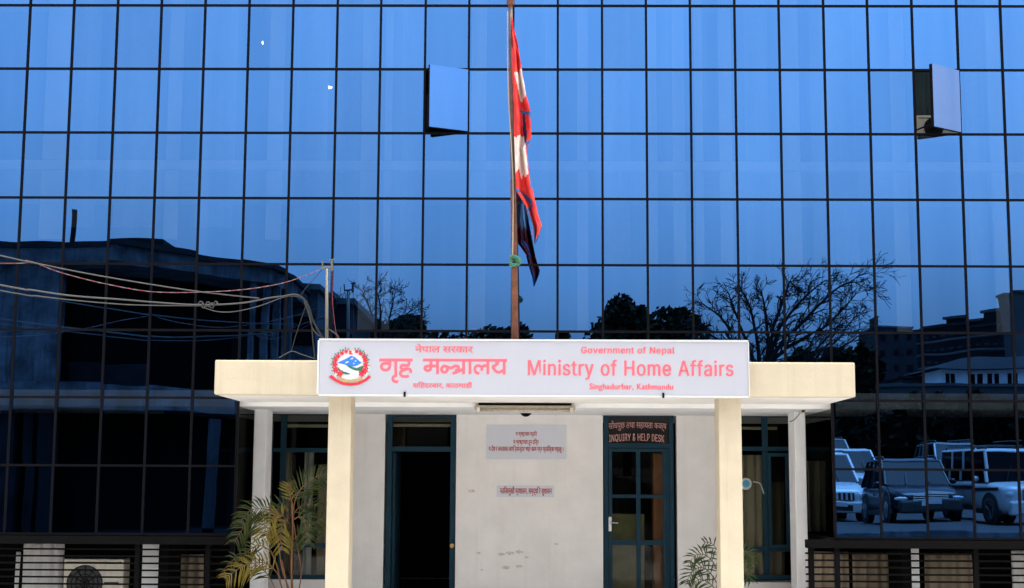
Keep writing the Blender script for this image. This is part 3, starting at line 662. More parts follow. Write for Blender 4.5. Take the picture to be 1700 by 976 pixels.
for i, (x, y) in enumerate([(425, 165), (340, 200), (260, 262), (208, 335), (195, 430), (212, 535), (300, 615), (637, 165), (718, 205), (785, 268), (812, 345), (818, 440), (800, 545), (735, 610)]):
    r = 34 + (i % 7) * 4
    fl_ = MB().prism([ez(x + r * (1 + .22 * math.cos(5 * a)) * math.cos(a), y + r * (1 + .22 * math.cos(5 * a)) * math.sin(a)) for a in [j * math.pi / 10 for j in range(20)]], YS - .0095, YS - .0005).build('flower', erd, em)
    d = MB()
    for s_ in (-.9, .1, 1.0):
        an = math.atan2(y - 430, x - 515) + s_; lx, ly = x + math.cos(an) * 40, y + math.sin(an) * 40
        ux, uy = math.cos(an), math.sin(an)
        d.prism([ez(lx, ly), ez(lx + ux * 30 - uy * 11, ly + uy * 30 + ux * 11), ez(lx + ux * 58, ly + uy * 58), ez(lx + ux * 30 + uy * 11, ly + uy * 30 - ux * 11)], YS - .004 - .0004 * s_, YS - .0005)
    d.build('leaf', grn, fl_)

# ================================================================== FLAGPOLE AND FLAG
YP = YF - .17
pt, pb = P(846.5, -60, YP), P(856, 580, YP)
pb.z = ZSOF + .06
fp = thing('flagpole', pb, 'rusty brown steel flagpole rising from behind the signboard', 'flagpole')
def pole_at(py): p = P(846.5 + (py + 60) * 9.5 / 640, py, YP); return p
MB().tube([pb, pole_at(430), pole_at(300)], [.042, .038, .033], 12).build('pole', M['rust'], fp, smooth=True)
MB().tube([pole_at(302), pole_at(100), pole_at(2)], [.030, .027, .025], 12).build('upper_pole', mat('pole_upper', (.13, .08, .07), .6, var=.4, scale=12), fp, smooth=True)
tp = pole_at(2)
MB().lathe([(.03, -.05), (.045, -.04), (.045, .02), (.055, .03), (.02, .09), (0, .1)], tp, 'z', 12).build('finial', M['rust'], fp)
MB().tube(spline([pole_at(20) + Vector((-.035, -.03, 0)), pole_at(150) + Vector((-.04, -.035, 0)), pole_at(300) + Vector((.0, -.05, 0)), pole_at(430) + Vector((-.02, -.05, 0))]), .007).build('halyard', mat('rope', (.45, .38, .28), .9), fp)
d = MB()
for zq in (ZSOF + .1, ztop - .08): MB().box(pb.x - .06, pb.x + .06, YP + .0, YF - .001, zq - .02, zq + .02).build('bracket', M['iron'], fp)
for i in range(5): z = pole_at(430 + i * 2.5); d.lathe([(.045, -.012), (.058, -.005), (.058, .005), (.045, .012)], z, 'z', 12)
d.build('rope_coil', mat('rope_dark', (.2, .12, .07), .9), fp)
c = pole_at(434)
d = MB()
for i in range(9): d.blob(c + Vector((random.uniform(-.05, .06), -.05 + random.uniform(-.02, .02), random.uniform(-.06, .05))), random.uniform(.02, .04), 2, .3)
d.tube(spline([c + Vector((-.05, -.06, -.02)), c + Vector((0, -.09, -.05)), c + Vector((.07, -.06, -.02)), c + Vector((.03, -.08, .04)), c + Vector((-.05, -.07, .05))]), .018)
tag(d.build('rag', mat('green_rag', (.05, .20, .13), .9, var=.5, scale=20), org=c, smooth=True), 'faded green cloth knotted round the flagpole below the flag', 'rag')
def inter(tab, y):
    for (a, xa), (b, xb) in zip(tab, tab[1:]):
        if a <= y <= b: return xa + (xb - xa) * (y - a) / (b - a)
    return tab[-1][1]
LT = [(30, 848.5), (100, 849), (320, 857), (327, 862), (343, 873), (358, 876), (386, 884), (407, 887.5)]
RTb = [(30, 850.5), (50, 854), (75, 860), (118, 866), (165, 874), (188, 880.5), (232, 882), (243, 877), (250, 873.5), (300, 882), (328, 887), (352, 892), (377, 900), (385, 898), (407, 889)]
def inpoly(x, y, p):
    r = False; j = len(p) - 1
    for i in range(len(p)):
        if (p[i][1] > y) != (p[j][1] > y) and x < (p[j][0] - p[i][0]) * (y - p[i][1]) / (p[j][1] - p[i][1]) + p[i][0]: r = not r
        j = i
    return r
zz = lambda L: [(820 + x / 1.95, y / 1.95) for x, y in L]
WH = [zz([(66, 236), (75, 242), (82, 226), (92, 232), (104, 320), (95, 322), (86, 332)]), zz([(61, 440), (75, 448), (98, 436), (110, 570), (103, 578), (96, 560), (88, 580), (80, 548), (69, 572)])]
def dseg(x, y, L):
    b = 1e9
    for (ax, ay), (bx, by) in zip(L, L[1:]):
        dx, dy = bx - ax, by - ay; t = max(0, min(1, ((x - ax) * dx + (y - ay) * dy) / (dx * dx + dy * dy))); b = min(b, math.hypot(x - ax - t * dx, y - ay - t * dy))
    return b
BL = [zz([(52, 60), (56, 300), (65, 620)]), zz([(88, 362), (104, 366), (118, 376), (121, 392)]), zz([(106, 470), (119, 462)]), zz([(70, 622), (90, 627), (106, 636), (122, 658)]), zz([(103, 694), (122, 668)]), zz([(100, 675), (112, 700), (130, 752), (136, 795)]), zz([(136, 795), (156, 738)]), zz([(110, 480), (116, 560), (122, 610)])]
FOLD = zz([(92, 366), (100, 368), (108, 440), (104, 480), (96, 430)])  # dark patch painting the shadow in a fold of the cloth
nu, nv = 26, 230; vs = []; fs = []; mi = []
for j in range(nv + 1):
    y = 30 + 377 * j / nv; a, b = inter(LT, y), inter(RTb, y)
    for i in range(nu + 1):
        u = i / nu; x = a + (b - a) * u
        dep = -.035 + .075 * math.sin(u * 9 + y * .012) * min(1, (b - a) / 20) + .022 * math.sin(u * 17 - y * .03) + .012 * math.sin(y * .11 + u * 5) + .008 * math.sin(y * .23 - u * 11)
        q = P(x, y, YP - .05); vs.append((q.x, YP - .05 + dep, q.z))
for j in range(nv):
    for i in range(nu):
        q = j * (nu + 1) + i; fs.append((q, q + 1, q + nu + 2, q + nu + 1))
        y = 30 + 377 * (j + .5) / nv; a, b = inter(LT, y), inter(RTb, y); x = a + (b - a) * (i + .5) / nu
        mi.append(1 if min(dseg(x, y, L) for L in BL) < 2.2 else 2 if any(inpoly(x, y, p) for p in WH) else 3 if inpoly(x, y, FOLD) else 0)
d = MB(); d.add(vs, fs); d.m = mi
o = d.build('national_flag', [mat('flag_crimson', (.72, .035, .030), .8, var=.15, scale=6), mat('flag_blue', (.02, .12, .32), .8), mat('flag_white', (.75, .62, .56), .8, var=.08), mat('flag_navy', (.01, .015, .08), .8)], org=pole_at(407), smooth=True, fix=False)
s_ = o.modifiers.new('thickness', 'SOLIDIFY'); s_.thickness = .003
tag(o, 'limp crimson flag with white emblems and blue border hanging furled down the rusty pole', 'flag')

# ================================================================== CABLES AND MAST ON THE CANOPY
c = P(543, 590, YF + .5)
ms = thing('cable_mast', (c.x, c.y, ztop - .1), 'thin galvanised pipe with a short crossbar holding wires, left of the signboard', 'mast')
tq = P(542.5, 446, YF + .5)
MB().tube([(c.x, c.y, ztop - .1), tq], .02, 8).build('pipe', M['galv'], ms, smooth=True)
d = MB(); a, b = P(535, 445, YF + .5), P(553, 443, YF + .5); d.tube([a, b], .013, 6); d.tube([P(535, 433, YF + .5), P(536, 447, YF + .5)], .009); d.tube([P(551, 431, YF + .5), P(551, 449, YF + .5)], .016)
d.tube([P(547, 432, YF + .5), P(556, 430, YF + .5)], .008)
d.build('crossbar', M['galv'], ms)
def wire(pts, r, m, label, name='cable', dash=None, y0=15.6, y1=YF + .45):
    q = []
    for (x, y) in pts:
        t = max(0, min(1.05, (x + 20) / 560)); q.append(P(x, y, y0 + (y1 - y0) * t))
    # run on out of the picture on the left towards the next pole
    if pts[0][0] <= 0:
        a = q[0]; b = q[1]; dv = (a - b).normalized(); q = [a + Vector((dv.x * 9, dv.y * 9 - 1, dv.z * 2 + 1.2)), a + Vector((dv.x * 3, dv.y * 3, dv.z * 2 + .2))] + q
    r *= .66
    sp = spline(q, 8); d = MB()
    if dash:
        for i in range(0, len(sp) - 1): d.tube([sp[i], sp[i + 1]], r, 6, mi=i % 2)
    else: d.tube(sp, r, 6)
    return tag(d.build(name, m, org=q[-1], smooth=True), label, 'cable', 'overhead cables left of the signboard')
wire([(0, 424), (60, 437), (150, 455), (250, 472), (330, 484), (400, 492), (430, 495)], .011, M['cable'], 'upper grey overhead cable, straight and sloping down above the others')
wire([(0, 437), (45, 433), (100, 452), (170, 470), (250, 484), (330, 485), (400, 481), (460, 472), (500, 460), (535, 446)], .008, [mat('wire_red', (.16, .03, .04), .6), mat('wire_white', (.14, .11, .12), .6)], 'red and white twisted wire sagging to the crossbar of the pipe', dash=True)
wire([(0, 473), (50, 481), (120, 491), (200, 497), (260, 502), (330, 506), (400, 503), (450, 494), (478, 491)], .014, M['cable'], 'thickest grey overhead cable of the lower pair, the higher one')
wire([(0, 482), (60, 491), (130, 499), (220, 506), (330, 507.5)], .010, M['cable'], 'lowest grey overhead cable, ending at the knotted joint')
wire([(335, 509), (360, 517), (390, 517), (430, 508), (465, 495), (480, 491)], .008, M['cable'], 'thin cable looping below the knotted joint')
wire([(470, 492), (488, 489), (502, 494), (512, 508), (520, 533), (534, 560), (537, 575)], .017, M['cableb'], 'thick black cable bending down behind the left end of the signboard')
wire([(480, 491), (497, 493), (508, 503), (516, 530), (519, 560), (523, 600)], .012, M['cableb'], 'black cable dropping nearly straight onto the canopy')
wire([(505, 500), (512, 520), (522, 550), (545, 565)], .009, M['cable'], 'grey cable dropping behind the black ones towards the pipe')
wire([(535, 447), (524, 460), (511, 474), (500, 489)], .006, M['cableb'], 'thin black wire from the pipe crossbar down to the cable bend')
wire([(510, 500), (500, 530), (490, 560), (484, 583)], .007, M['cableb'], 'thin black wire hanging left of the cable bend')
wire([(463, 594), (475, 587), (486, 583), (500, 588), (522, 595)], .008, M['cable'], 'short cable looped on top of the canopy')
wire([(551, 449), (552, 500), (556, 540), (560, 562)], .006, mat('wire_darkred', (.2, .03, .04), .6), 'dark red wire running down beside the pipe')
wire([(543, 545), (556, 553), (562, 560), (555, 566)], .012, M['cable'], 'short pale wire ends curled at the foot of the pipe')
d = MB()
for (x, y) in ((333, 504), (338, 508), (345, 505), (352, 507), (358, 503)):
    q = P(x, y, 16.5); rj = random.uniform(.018, .035); pts = [q + Vector((rj * math.cos(a), .02 * math.sin(3 * a), rj * math.sin(a))) for a in [i * .55 for i in range(13)]]
    d.tube(pts, .008, 5)
tag(d.build('cable_joint', M['cable'], org=P(345, 505, 16.5), smooth=True), 'knotted grey wire joint where the overhead cables are bound together', 'cable joint')

# ================================================================== GROUND FLOOR: GRILLES, AC UNITS, CURTAINS
def grille(x0, x1, label, vx):
    g = thing('metal_grille', ((x0 + x1) / 2, YG + .1, -.15), label, 'grille', 'black grilles below the glass')
    z = SB - .19; d = MB()
    n = 0
    while z > -.12: d.box(x0, x1, YG + .09, YG + .115, z - .011, z + .011); z -= .0865
    d.build('bars', M['iron'], g)
    for x in vx: MB().box(x - .03, x + .03, YG + .07, YG + .135, -.15, SB - .12).build('post', M['iron'], g)
yb_ = YG + .1
grille(XA, gx(5) - .02, 'black horizontal bar grille left of the porch, in front of the air conditioner', [P(x, 940, yb_).x for x in (228, 345, -60, -160)])
grille(P(1340, 940, YG).x, XB, 'black horizontal bar grille right of the porch', [P(x, 940, yb_).x for x in (1347, 1390, 1620, 1760)])
d = MB()
YB = YG + .9
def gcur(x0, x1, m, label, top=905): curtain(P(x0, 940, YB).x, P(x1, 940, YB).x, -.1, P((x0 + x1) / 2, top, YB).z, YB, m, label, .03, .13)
gcur(28, 34, M['curtainw'], 'dull white curtain strip at the far left behind the grille', 916)
gcur(36, 104, M['curtainw'], 'wide white curtain behind the grille, left of the air conditioner', 898)
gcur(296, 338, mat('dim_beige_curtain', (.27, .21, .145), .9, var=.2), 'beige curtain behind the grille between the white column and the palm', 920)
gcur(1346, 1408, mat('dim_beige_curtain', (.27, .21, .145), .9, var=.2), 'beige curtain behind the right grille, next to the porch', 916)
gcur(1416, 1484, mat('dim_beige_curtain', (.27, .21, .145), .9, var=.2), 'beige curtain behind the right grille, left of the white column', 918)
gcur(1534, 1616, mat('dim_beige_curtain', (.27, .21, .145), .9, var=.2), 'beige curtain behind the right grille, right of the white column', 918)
gcur(1680, 1740, M['curtainw'], 'white curtain behind the right grille at the far right', 914)
def ac_unit(x0, x1, z0, z1, y, label):
    g = thing('air_conditioner', ((x0 + x1) / 2, y, z0), label, 'air conditioner', 'air conditioner outdoor units')
    MB().box(x0, x1, y, y + .28, z0, z1).build('casing', M['acwhite'], g, bevel=.015)
    h = z1 - z0; cx = x0 + (x1 - x0) * .36; cz = z0 + h * .45; r = h * .41
    d = MB().lathe([(0, -.004), (r, -.004), (r, -.001), (0, -.001)], (cx, y, cz), 'y', 32); d.build('fan_opening', M['plastic_black'], g)
    d = MB()
    for k in range(4): rr = r * (k + 1) / 4; d.tube([(cx + rr * math.cos(a), y - .012, cz + rr * math.sin(a)) for a in [i * math.pi / 14 for i in range(29)]], .004, 5)
    for k in range(6): a = k * math.pi / 6; d.tube([(cx - r * math.cos(a), y - .014, cz - r * math.sin(a)), (cx + r * math.cos(a), y - .014, cz + r * math.sin(a))], .004, 5)
    d.build('fan_guard', M['iron'], g)
    MB().box(x0 + (x1 - x0) * .68, x1 - .06, y - .006, y - .001, cz - .012, cz + .02).build('name_strip', M['plastic_black'], g)
    MB().box(x0 + .03, x1 - .03, y - .004, y - .001, z1 - .045, z1 - .035).build('lid_seam', M['sill'], g)
    return g
ya = YG + .4
ac_unit(P(106, 940, ya).x, P(206, 940, ya).x, P(150, 928, ya).z - .56, P(150, 928, ya).z, ya, 'beige air conditioner outdoor unit behind the black grille at the lower left')
ya = YG + .3
zz0 = gz(2) + .03
ac_unit(P(1521, 200, ya).x, P(1521, 200, ya).x + .62, zz0, P(1535, 191, ya).z, ya, 'aged air conditioner outdoor unit inside the open window at the upper right')
curtain(gx(20) + .03, gx(21) - .03, zz0 + .1, gz(1) + .35, YG + .55, M['curtaing'], 'grey-green curtain inside the open window at the upper right', .02, .1)

# ================================================================== PALMS
def frond(pts, parent, m, ll=.2, width=.013, droop=.5, n=20, y_side=0):
    sp = spline(pts, 8); d = MB(); L = len(sp)
    d.tube(sp, [.008 * (1 - .75 * i / L) for i in range(L)], 5, mi=1)
    for k in range(n):
        t = .22 + .78 * (k + random.uniform(-.2, .2)) / n; i = min(L - 2, int(t * (L - 1))); p = sp[i]; tan_ = (sp[min(i + 1, L - 1)] - sp[max(i - 1, 0)]).normalized()
        side = tan_.cross(Vector((0, 1, 0)))
        side = side.normalized() if side.length > 1e-3 else Vector((0, 0, 1))
        for s in (-1, 1):
            l = ll * (.45 + .75 * math.sin(math.pi * min(1, t * .85 + .12))) * random.uniform(.85, 1.1)
            dr = (tan_ * random.uniform(.62, .78) + side * s * .85 + Vector((0, s * random.uniform(-.25, .25), 0))).normalized()
            a = p; b = p + dr * l * .55 - Vector((0, 0, l * .06)); e = p + dr * l - Vector((0, 0, l * droop * random.uniform(.35, .6)))
            wv = dr.cross(Vector((0, 1, 0.15))); wv = wv.normalized() * width if wv.length > 1e-3 else Vector((width, 0, 0))
            ov = Vector((0, .012, 0))
            d.add([a - wv * .4, a + wv * .4, b + wv, b - wv, b + ov, e], [(0, 1, 2, 4), (0, 4, 3), (4, 2, 5), (3, 4, 5)])
    return d.build('frond', [m, M['cane']], parent, fix=False)
def pp(L, Y, dy=.0): return [P(x, y, Y + dy * i) for i, (x, y) in enumerate(L)]
YL = 17.9
pot_c = P(490, 1010, YL); pot_c.z = -.15
pl = thing('palm_plant', pot_c, 'potted areca palm with yellowing fronds in front of the left white column', 'potted palm', 'potted palms beside the pillars')
MB().lathe([(0, 0), (.2, 0), (.27, .38), (.29, .38), (.29, .42), (.25, .42), (.24, .36), (0, .36)], pot_c, 'z', 24).build('pot', mat('terracotta', (.25, .09, .05), .8), pl)
for pts, r in (([(486, 1000), (484, 940), (486, 880), (485, 835)], 0.0144), ([(488, 1000), (470, 950), (464, 915), (460, 885)], 0.0101), ([(478, 1000), (466, 970), (460, 940), (450, 915)], 0.0094), ([(492, 1000), (500, 950), (492, 900), (488, 870)], 0.0072), ([(482, 1000), (474, 960), (468, 930)], 0.0086)):
    MB().tube(spline(pp(pts, YL)), r, 7).build('stem', M['cane'], pl, smooth=True)
FR = [([(486, 850), (492, 825), (505, 805), (522, 793), (541, 786)], 'leaf', .24, .3, 18, -.02), ([(484, 858), (497, 842), (512, 836), (528, 842)], 'leaf', .2, .5, 12, .06),
 ([(476, 880), (460, 856), (438, 845), (415, 848), (398, 868)], 'leaf', .24, .6, 22, -.05), ([(470, 905), (452, 882), (428, 868), (405, 876), (388, 902)], 'leaf', .24, .6, 22, .04),
 ([(466, 960), (448, 938), (425, 934), (400, 942), (372, 962)], 'leafy', .22, .6, 22, -.06), ([(460, 985), (445, 955), (425, 938), (395, 925), (368, 950)], 'leaf', .2, .5, 16, .05),
 ([(478, 850), (472, 840), (462, 845), (450, 868)], 'leaf', .2, .5, 12, .08), ([(480, 860), (470, 868), (466, 890), (468, 915)], 'leafy', .2, .4, 16, -.07),
 ([(488, 862), (500, 858), (508, 876), (510, 905)], 'leaf', .22, .5, 16, -.06), ([(485, 835), (480, 815), (478, 800)], 'leafy', .13, .2, 8, .0), ([(488, 895), (505, 880), (520, 868), (536, 862)], 'leaf', .17, .4, 12, .05), ([(450, 915), (430, 905), (412, 915), (400, 930)], 'leaf', .16, .5, 12, .05),
 ([(480, 870), (468, 855), (455, 858), (440, 880), (432, 905)], 'leafy', .2, .6, 16, -.09)]
for pts, m, ll, dr, n, dy in FR: frond(pp(pts, YL, dy), pl, M[m], ll * 1.0, .0105, dr, int(n * .85))
YR_ = 17.75
pot_c = P(1205, 1040, YR_); pot_c.z = -.15
pr_ = thing('palm_plant', pot_c, 'potted palm whose green fronds show on both sides of the right cream pillar', 'potted palm', 'potted palms beside the pillars')
MB().lathe([(0, 0), (.2, 0), (.27, .38), (.29, .38), (.29, .42), (.25, .42), (.24, .36), (0, .36)], pot_c, 'z', 24).build('pot', mat('terracotta_pale', (.27, .11, .06), .8), pr_)
MB().tube(spline(pp([(1205, 1040), (1204, 1000), (1200, 960)], YR_)), .018, 7).build('stem', M['cane'], pr_)
gl = mat('palm_leaf_green', (.055, .085, .02), .5, var=.5, scale=7)
for pts, ll, n, dy in (([(1200, 975), (1188, 940), (1172, 922), (1155, 922), (1142, 938)], .2, 18, -.05), ([(1200, 985), (1182, 955), (1165, 942), (1148, 950), (1138, 972)], .2, 18, .04), ([(1200, 995), (1180, 970), (1160, 962), (1145, 980)], .2, 14, -.08),
                       ([(1203, 975), (1218, 935), (1232, 915), (1245, 920), (1253, 940)], .2, 16, .05), ([(1203, 985), (1222, 955), (1238, 948), (1248, 965)], .18, 14, -.02), ([(1201, 970), (1197, 935), (1185, 905), (1168, 900)], .18, 14, .08)):
    frond(pp(pts, YR_, dy), pr_, gl, ll * .85, .0095, .5, int(n * .75))

# ================================================================== ACROSS THE YARD: what the glass mirrors
def V2(px, Yv): p = PV(px, 800, Yv); return (p.x, p.y)
def zv(py, Yv): return PV(880, py, Yv).z
# ---- old concrete building with deep verandas (left)
A0, A, B, Cc = V2(-300, 45.3), V2(182, 45.3), V2(437, 50.), V2(479, 53.)
back = 2 * YG - 64
fp_ = [A0, A, B, Cc, (Cc[0], back), (A0[0], back)]
ob = thing('concrete_building', (A[0], A[1], -.15), 'old flat-roofed concrete building with stained fascia and black verandas mirrored in the left glass', 'building')
zr = zv(403, 45.3); zf0 = zv(438, 45.3); zb1, zb0 = zv(641, 46), zv(684, 46)
def inset(L, dx, dy): return [(x - (dx if x > A0[0] + .1 else 0), y - (dy if y > back + .1 else 0)) for x, y in L]
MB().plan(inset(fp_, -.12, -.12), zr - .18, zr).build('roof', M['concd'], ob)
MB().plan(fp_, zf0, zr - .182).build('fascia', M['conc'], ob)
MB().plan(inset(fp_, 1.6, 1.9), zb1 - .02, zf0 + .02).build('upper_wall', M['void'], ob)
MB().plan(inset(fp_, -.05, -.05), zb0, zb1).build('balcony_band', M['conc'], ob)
MB().plan(inset(fp_, -.3, -7), -.148, -.06).build('veranda_floor', M['void'], ob)  # near-black apron run out forward, standing in for shade on the ground
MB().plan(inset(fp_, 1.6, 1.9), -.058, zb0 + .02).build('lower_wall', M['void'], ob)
def pier(pa, pb2, Yv, z0, z1, m, dy=.5): 
    a, b = V2(pa, Yv), V2(pb2, Yv)
    MB().box(a[0], b[0], a[1] - dy, a[1], z0, z1).build('pier', m, ob)
pier(-300, 84, 45.6, zb1 + .01, zf0 - .01, M['conc'])
pier(-300, 20, 45.6, -.15, zb0 - .01, M['concd']); pier(36, 52, 45.7, -.15, zb0 - .01, M['concd']); pier(60, 84, 45.6, -.15, zb0 - .01, M['concd'])
for pa, pb2, Yv in ((404, 412, 49.6), (424, 434, 50.2), (441, 452, 50.8), (458, 478, 52.6)): pier(pa, pb2, Yv, zb1 + .01, zf0 - .01, M['conc'], .3)
MB().beam(PV(357, 700, 47), PV(344, 884, 45), .34, .3).build('post', M['concd'], ob)
MB().tube([PV(124, 406, 46), PV(129, 347, 46)], .09, 8).build('roof_pipe', M['sill'], ob)
MB().box(V2(100, 46.5)[0], V2(245, 46.5)[0], back + 1, 2 * YG - 47.2, zr + .01, zr + .35).build('roof_house', M['concd'], ob)
MB().box(V2(105, 46.8)[0], V2(225, 46.8)[0], 2 * YG - 47.1, 2 * YG - 46.9, zb1 + .01, zb1 + .75).build('balcony_rail', M['concd'], ob)
def box_house(pa, pb2, Yv, ytop, m, label, depth=8, cat='building', windows=0, name='house', zbase=-.15, roofm=None):
    a, b = V2(pa, Yv), V2(pb2, Yv); zt = zv(ytop, Yv)
    h = thing(name, ((a[0] + b[0]) / 2, a[1], zbase), label, cat)
    MB().box(a[0], b[0], a[1] - depth, a[1], zbase, zt - .25).build('wall', m, h)
    MB().box(a[0] - .15, b[0] + .15, a[1] - depth - .15, a[1] + .15, zt - .248, zt).build('roof', roofm or M['conc'], h)
    n = windows
    for i in range(n):
        x = a[0] + (b[0] - a[0]) * (i + .5) / n
        for z in [zt - 1.9 - 3 * q for q in range(int((zt - zbase - 1) / 3))]:
            wf = MB().box(x - .45, x + .45, a[1] - .02, a[1] + .04, z - .6, z + .6).build('window', M['carglass'], h)
    return h
box_house(479, 522, 57, 471, M['conc'], 'small stained concrete block just right of the old building, mirrored above the cable mast', windows=1)
box_house(522, 574, 61, 499, M['fardark'], 'lower dark concrete block mirrored left of the bare twiggy tree', windows=2)
# ---- trees
def limb_tree(name, base, height, lean, label, spread=.5, seed=1, depth=7, r0_=.22, trunkfrac=.3, group=None):
    rnd = random.Random(seed); d = MB(); up0 = Vector((0, 0, 1))
    t = thing(name, base, label, 'tree', group)
    def grow(p, dv, L, r, k):
        pts = [p]; q = p; dd = dv
        for i in range(3):
            dd = (dd + Vector((rnd.gauss(0, .10), rnd.gauss(0, .10), rnd.gauss(.03, .07)))).normalized(); q = q + dd * L / 3; pts.append(q)
        d.tube(pts, [max(.013, r * (1 - .12 * i)) for i in range(4)], 4 if k < depth - 2 else 6)
        if k == 0: return
        nchild = 3 if (k == depth or rnd.random() < .35) else 2
        for i in range(nchild):
            an = rnd.uniform(0, 6.28); s = spread * rnd.uniform(.6, 1.25)
            a = dd.cross(Vector((.3, 1, .1))).normalized(); b = dd.cross(a)
            nd = (dd + (a * math.cos(an) + b * math.sin(an)) * s + lean * .12 + up0 * .06).normalized()
            grow(q, nd, L * rnd.uniform(.68, .86), max(.013, r * .64), k - 1)
        if k < depth - 1 and rnd.random() < .5:
            a = Vector((rnd.gauss(0, 1), rnd.gauss(0, 1), rnd.uniform(0, 1))).normalized(); grow(pts[2], (dd + a * .8).normalized(), L * .5, max(.012, r * .4), max(0, k - 3))
    tp_ = base + Vector((lean.x * .3, 0, height * trunkfrac))
    MB().tube([base, base.lerp(tp_, .5) + Vector((.1, 0, 0)), tp_], [r0_ * 1.25, r0_ * 1.05, r0_], 10).build('trunk', M['bark'], t, smooth=True)
    grow(tp_, (up0 + lean * .5).normalized(), height * .2, r0_, depth)
    d.build('crown', M['bark'], t, fix=False); return t
def leaf_tree(name, base, cx, cz, rx, rz, label, seed=1, n=2600, leaf=.22, group=None, m='foliage', cat='tree', lobes=9):
    rnd = random.Random(seed); t = thing(name, base, label, cat, group)
    c = Vector((cx, base.y, cz))
    MB().tube([base, base.lerp(c, .6) + Vector((.15, 0, 0)), c], [.32, .22, .1], 8).build('trunk', M['bark'], t)
    lb = []
    for i in range(lobes):
        a = rnd.uniform(0, 6.28); e = rnd.uniform(-.5, 1.2); q = rnd.uniform(.4, .72)
        lb.append((c + Vector((rx * q * math.cos(a) * math.cos(e), rx * q * math.sin(a) * math.cos(e) * .8, rz * q * math.sin(e))), rnd.uniform(.32, .5)))
    d = MB()
    for i in range(n):
        o, s = rnd.choice(lb); v = Vector((rnd.gauss(0, 1), rnd.gauss(0, 1), rnd.gauss(0, 1))).normalized() * (rnd.random() ** .4)
        p = o + Vector((v.x * rx * s, v.y * rx * s, v.z * rz * s * 1.1)); a = Vector((rnd.gauss(0, 1), rnd.gauss(0, 1), rnd.gauss(0, 1))).normalized(); b = a.orthogonal().normalized()
        k = leaf * rnd.uniform(.6, 1.4); b2 = a.cross(b)
        d.add([p - b * k, p - b2 * k * .6, p + b * k, p + b2 * k * .6], [(0, 1, 2, 3)])
    d.build('crown', M[m], t, fix=False); return t
def gbase(px, Yv, z=-.15): x, y = V2(px, Yv); return Vector((x, y, z))
def ltree(px, Yv, ytop, ybot, wpx, label, seed, **k):
    b = gbase(px, Yv); s = Yv / 2400
    zt_, zb_ = zv(ytop, Yv), zv(ybot, Yv)
    return leaf_tree('evergreen_tree', b, b.x, (zt_ + zb_) / 2, wpx * s / 2, (zt_ - zb_) / 2, label, seed, group='dark evergreens mirrored in the glass', **k)
def spread_tree(Yv, base, limbs, label, seed, r0_=.2, sub=7):
    """a bare tree from its limbs (picture columns and rows at its mirrored distance), each limb carrying forked twigs"""
    rnd = random.Random(seed); b = gbase(base[0], Yv); t = thing('bare_tree', b, label, 'tree'); fork = PV(base[0], base[1], Yv)
    MB().tube(spline([b, b.lerp(fork, .5) + Vector((.15, .1, 0)), fork], 5), [r0_ * 1.3 - r0_ * .03 * i for i in range(11)], 9).build('trunk', M['bark'], t, smooth=True)
    d = MB()
    def twig(p, dv, L, r, k):
        pts = [p]; q = p; dd = dv
        for i in range(4):
            dd = (dd + Vector((rnd.gauss(.03, .16), rnd.gauss(0, .14), rnd.gauss(-.01, .12)))).normalized(); q = q + dd * L / 4; pts.append(q)
        d.tube(pts, [max(.011, r * (1 - .16 * i)) for i in range(5)], 4)
        if k <= 0: return
        for i in range(rnd.choice((2, 3, 3))):
            o = pts[rnd.choice((1, 2, 3, 4))]; s = rnd.choice((-1, 1)) * rnd.uniform(.3, .75)
            nd = (dd + Vector((-dd.z * s, rnd.uniform(-.5, .5), dd.x * s))).normalized(); twig(o, nd, L * rnd.uniform(.55, .8), max(.011, r * .6), k - 1)
    for L in limbs:
        yo = rnd.uniform(-1.6, 1.6); pts = [fork] + [PV(x, y, Yv) + Vector((0, yo * (i + 1) / len(L), 0)) for i, (x, y) in enumerate(L)]
        sp = spline(pts, 7); n = len(sp); rr = [r0_ * .62 * (1 - .86 * i / n) for i in range(n)]; d.tube(sp, rr, 6)
        length = sum((a - c).length for a, c in zip(sp, sp[1:]))
        for i in range(int(n * .22), n):
            for q in range(1 + (i > n * .5 and i % 2)):
                dv = (sp[min(i + 1, n - 1)] - sp[i - 1]).normalized(); s = rnd.choice((-1, 1)) * rnd.uniform(.35, .9)
                nd = (dv + Vector((-dv.z * s, rnd.uniform(-.6, .6), dv.x * s))).normalized()
                twig(sp[i], nd, length * rnd.uniform(.07, .15), max(.012, rr[i] * .5), 2)
    d.build('crown', M['bark'], t, fix=False); return t
spread_tree(70, (1262, 640), [[(1225, 590), (1190, 560), (1150, 545)], [(1232, 585), (1200, 530), (1165, 500)], [(1242, 580), (1215, 520), (1203, 492)], [(1255, 570), (1245, 510), (1228, 482)], [(1275, 560), (1270, 510), (1264, 484)],
  [(1280, 575), (1310, 520), (1340, 486), (1368, 462)], [(1285, 580), (1330, 530), (1385, 480), (1422, 474)], [(1278, 570), (1298, 510), (1312, 465), (1318, 466)], [(1285, 590), (1340, 555), (1390, 520), (1418, 488)], [(1280, 605), (1330, 585), (1362, 572)]],
  'large bare tree with wide wind-swept branches mirrored above the right end of the canopy', 5, .2)
spread_tree(74, (1335, 640), [[(1352, 585), (1385, 545), (1400, 525)], [(1358, 590), (1396, 550), (1430, 514)], [(1360, 598), (1406, 565), (1438, 542)], [(1345, 590), (1352, 560), (1375, 530)]],
  'smaller bare tree leaning right, mirrored beside the large bare tree', 11, .15)
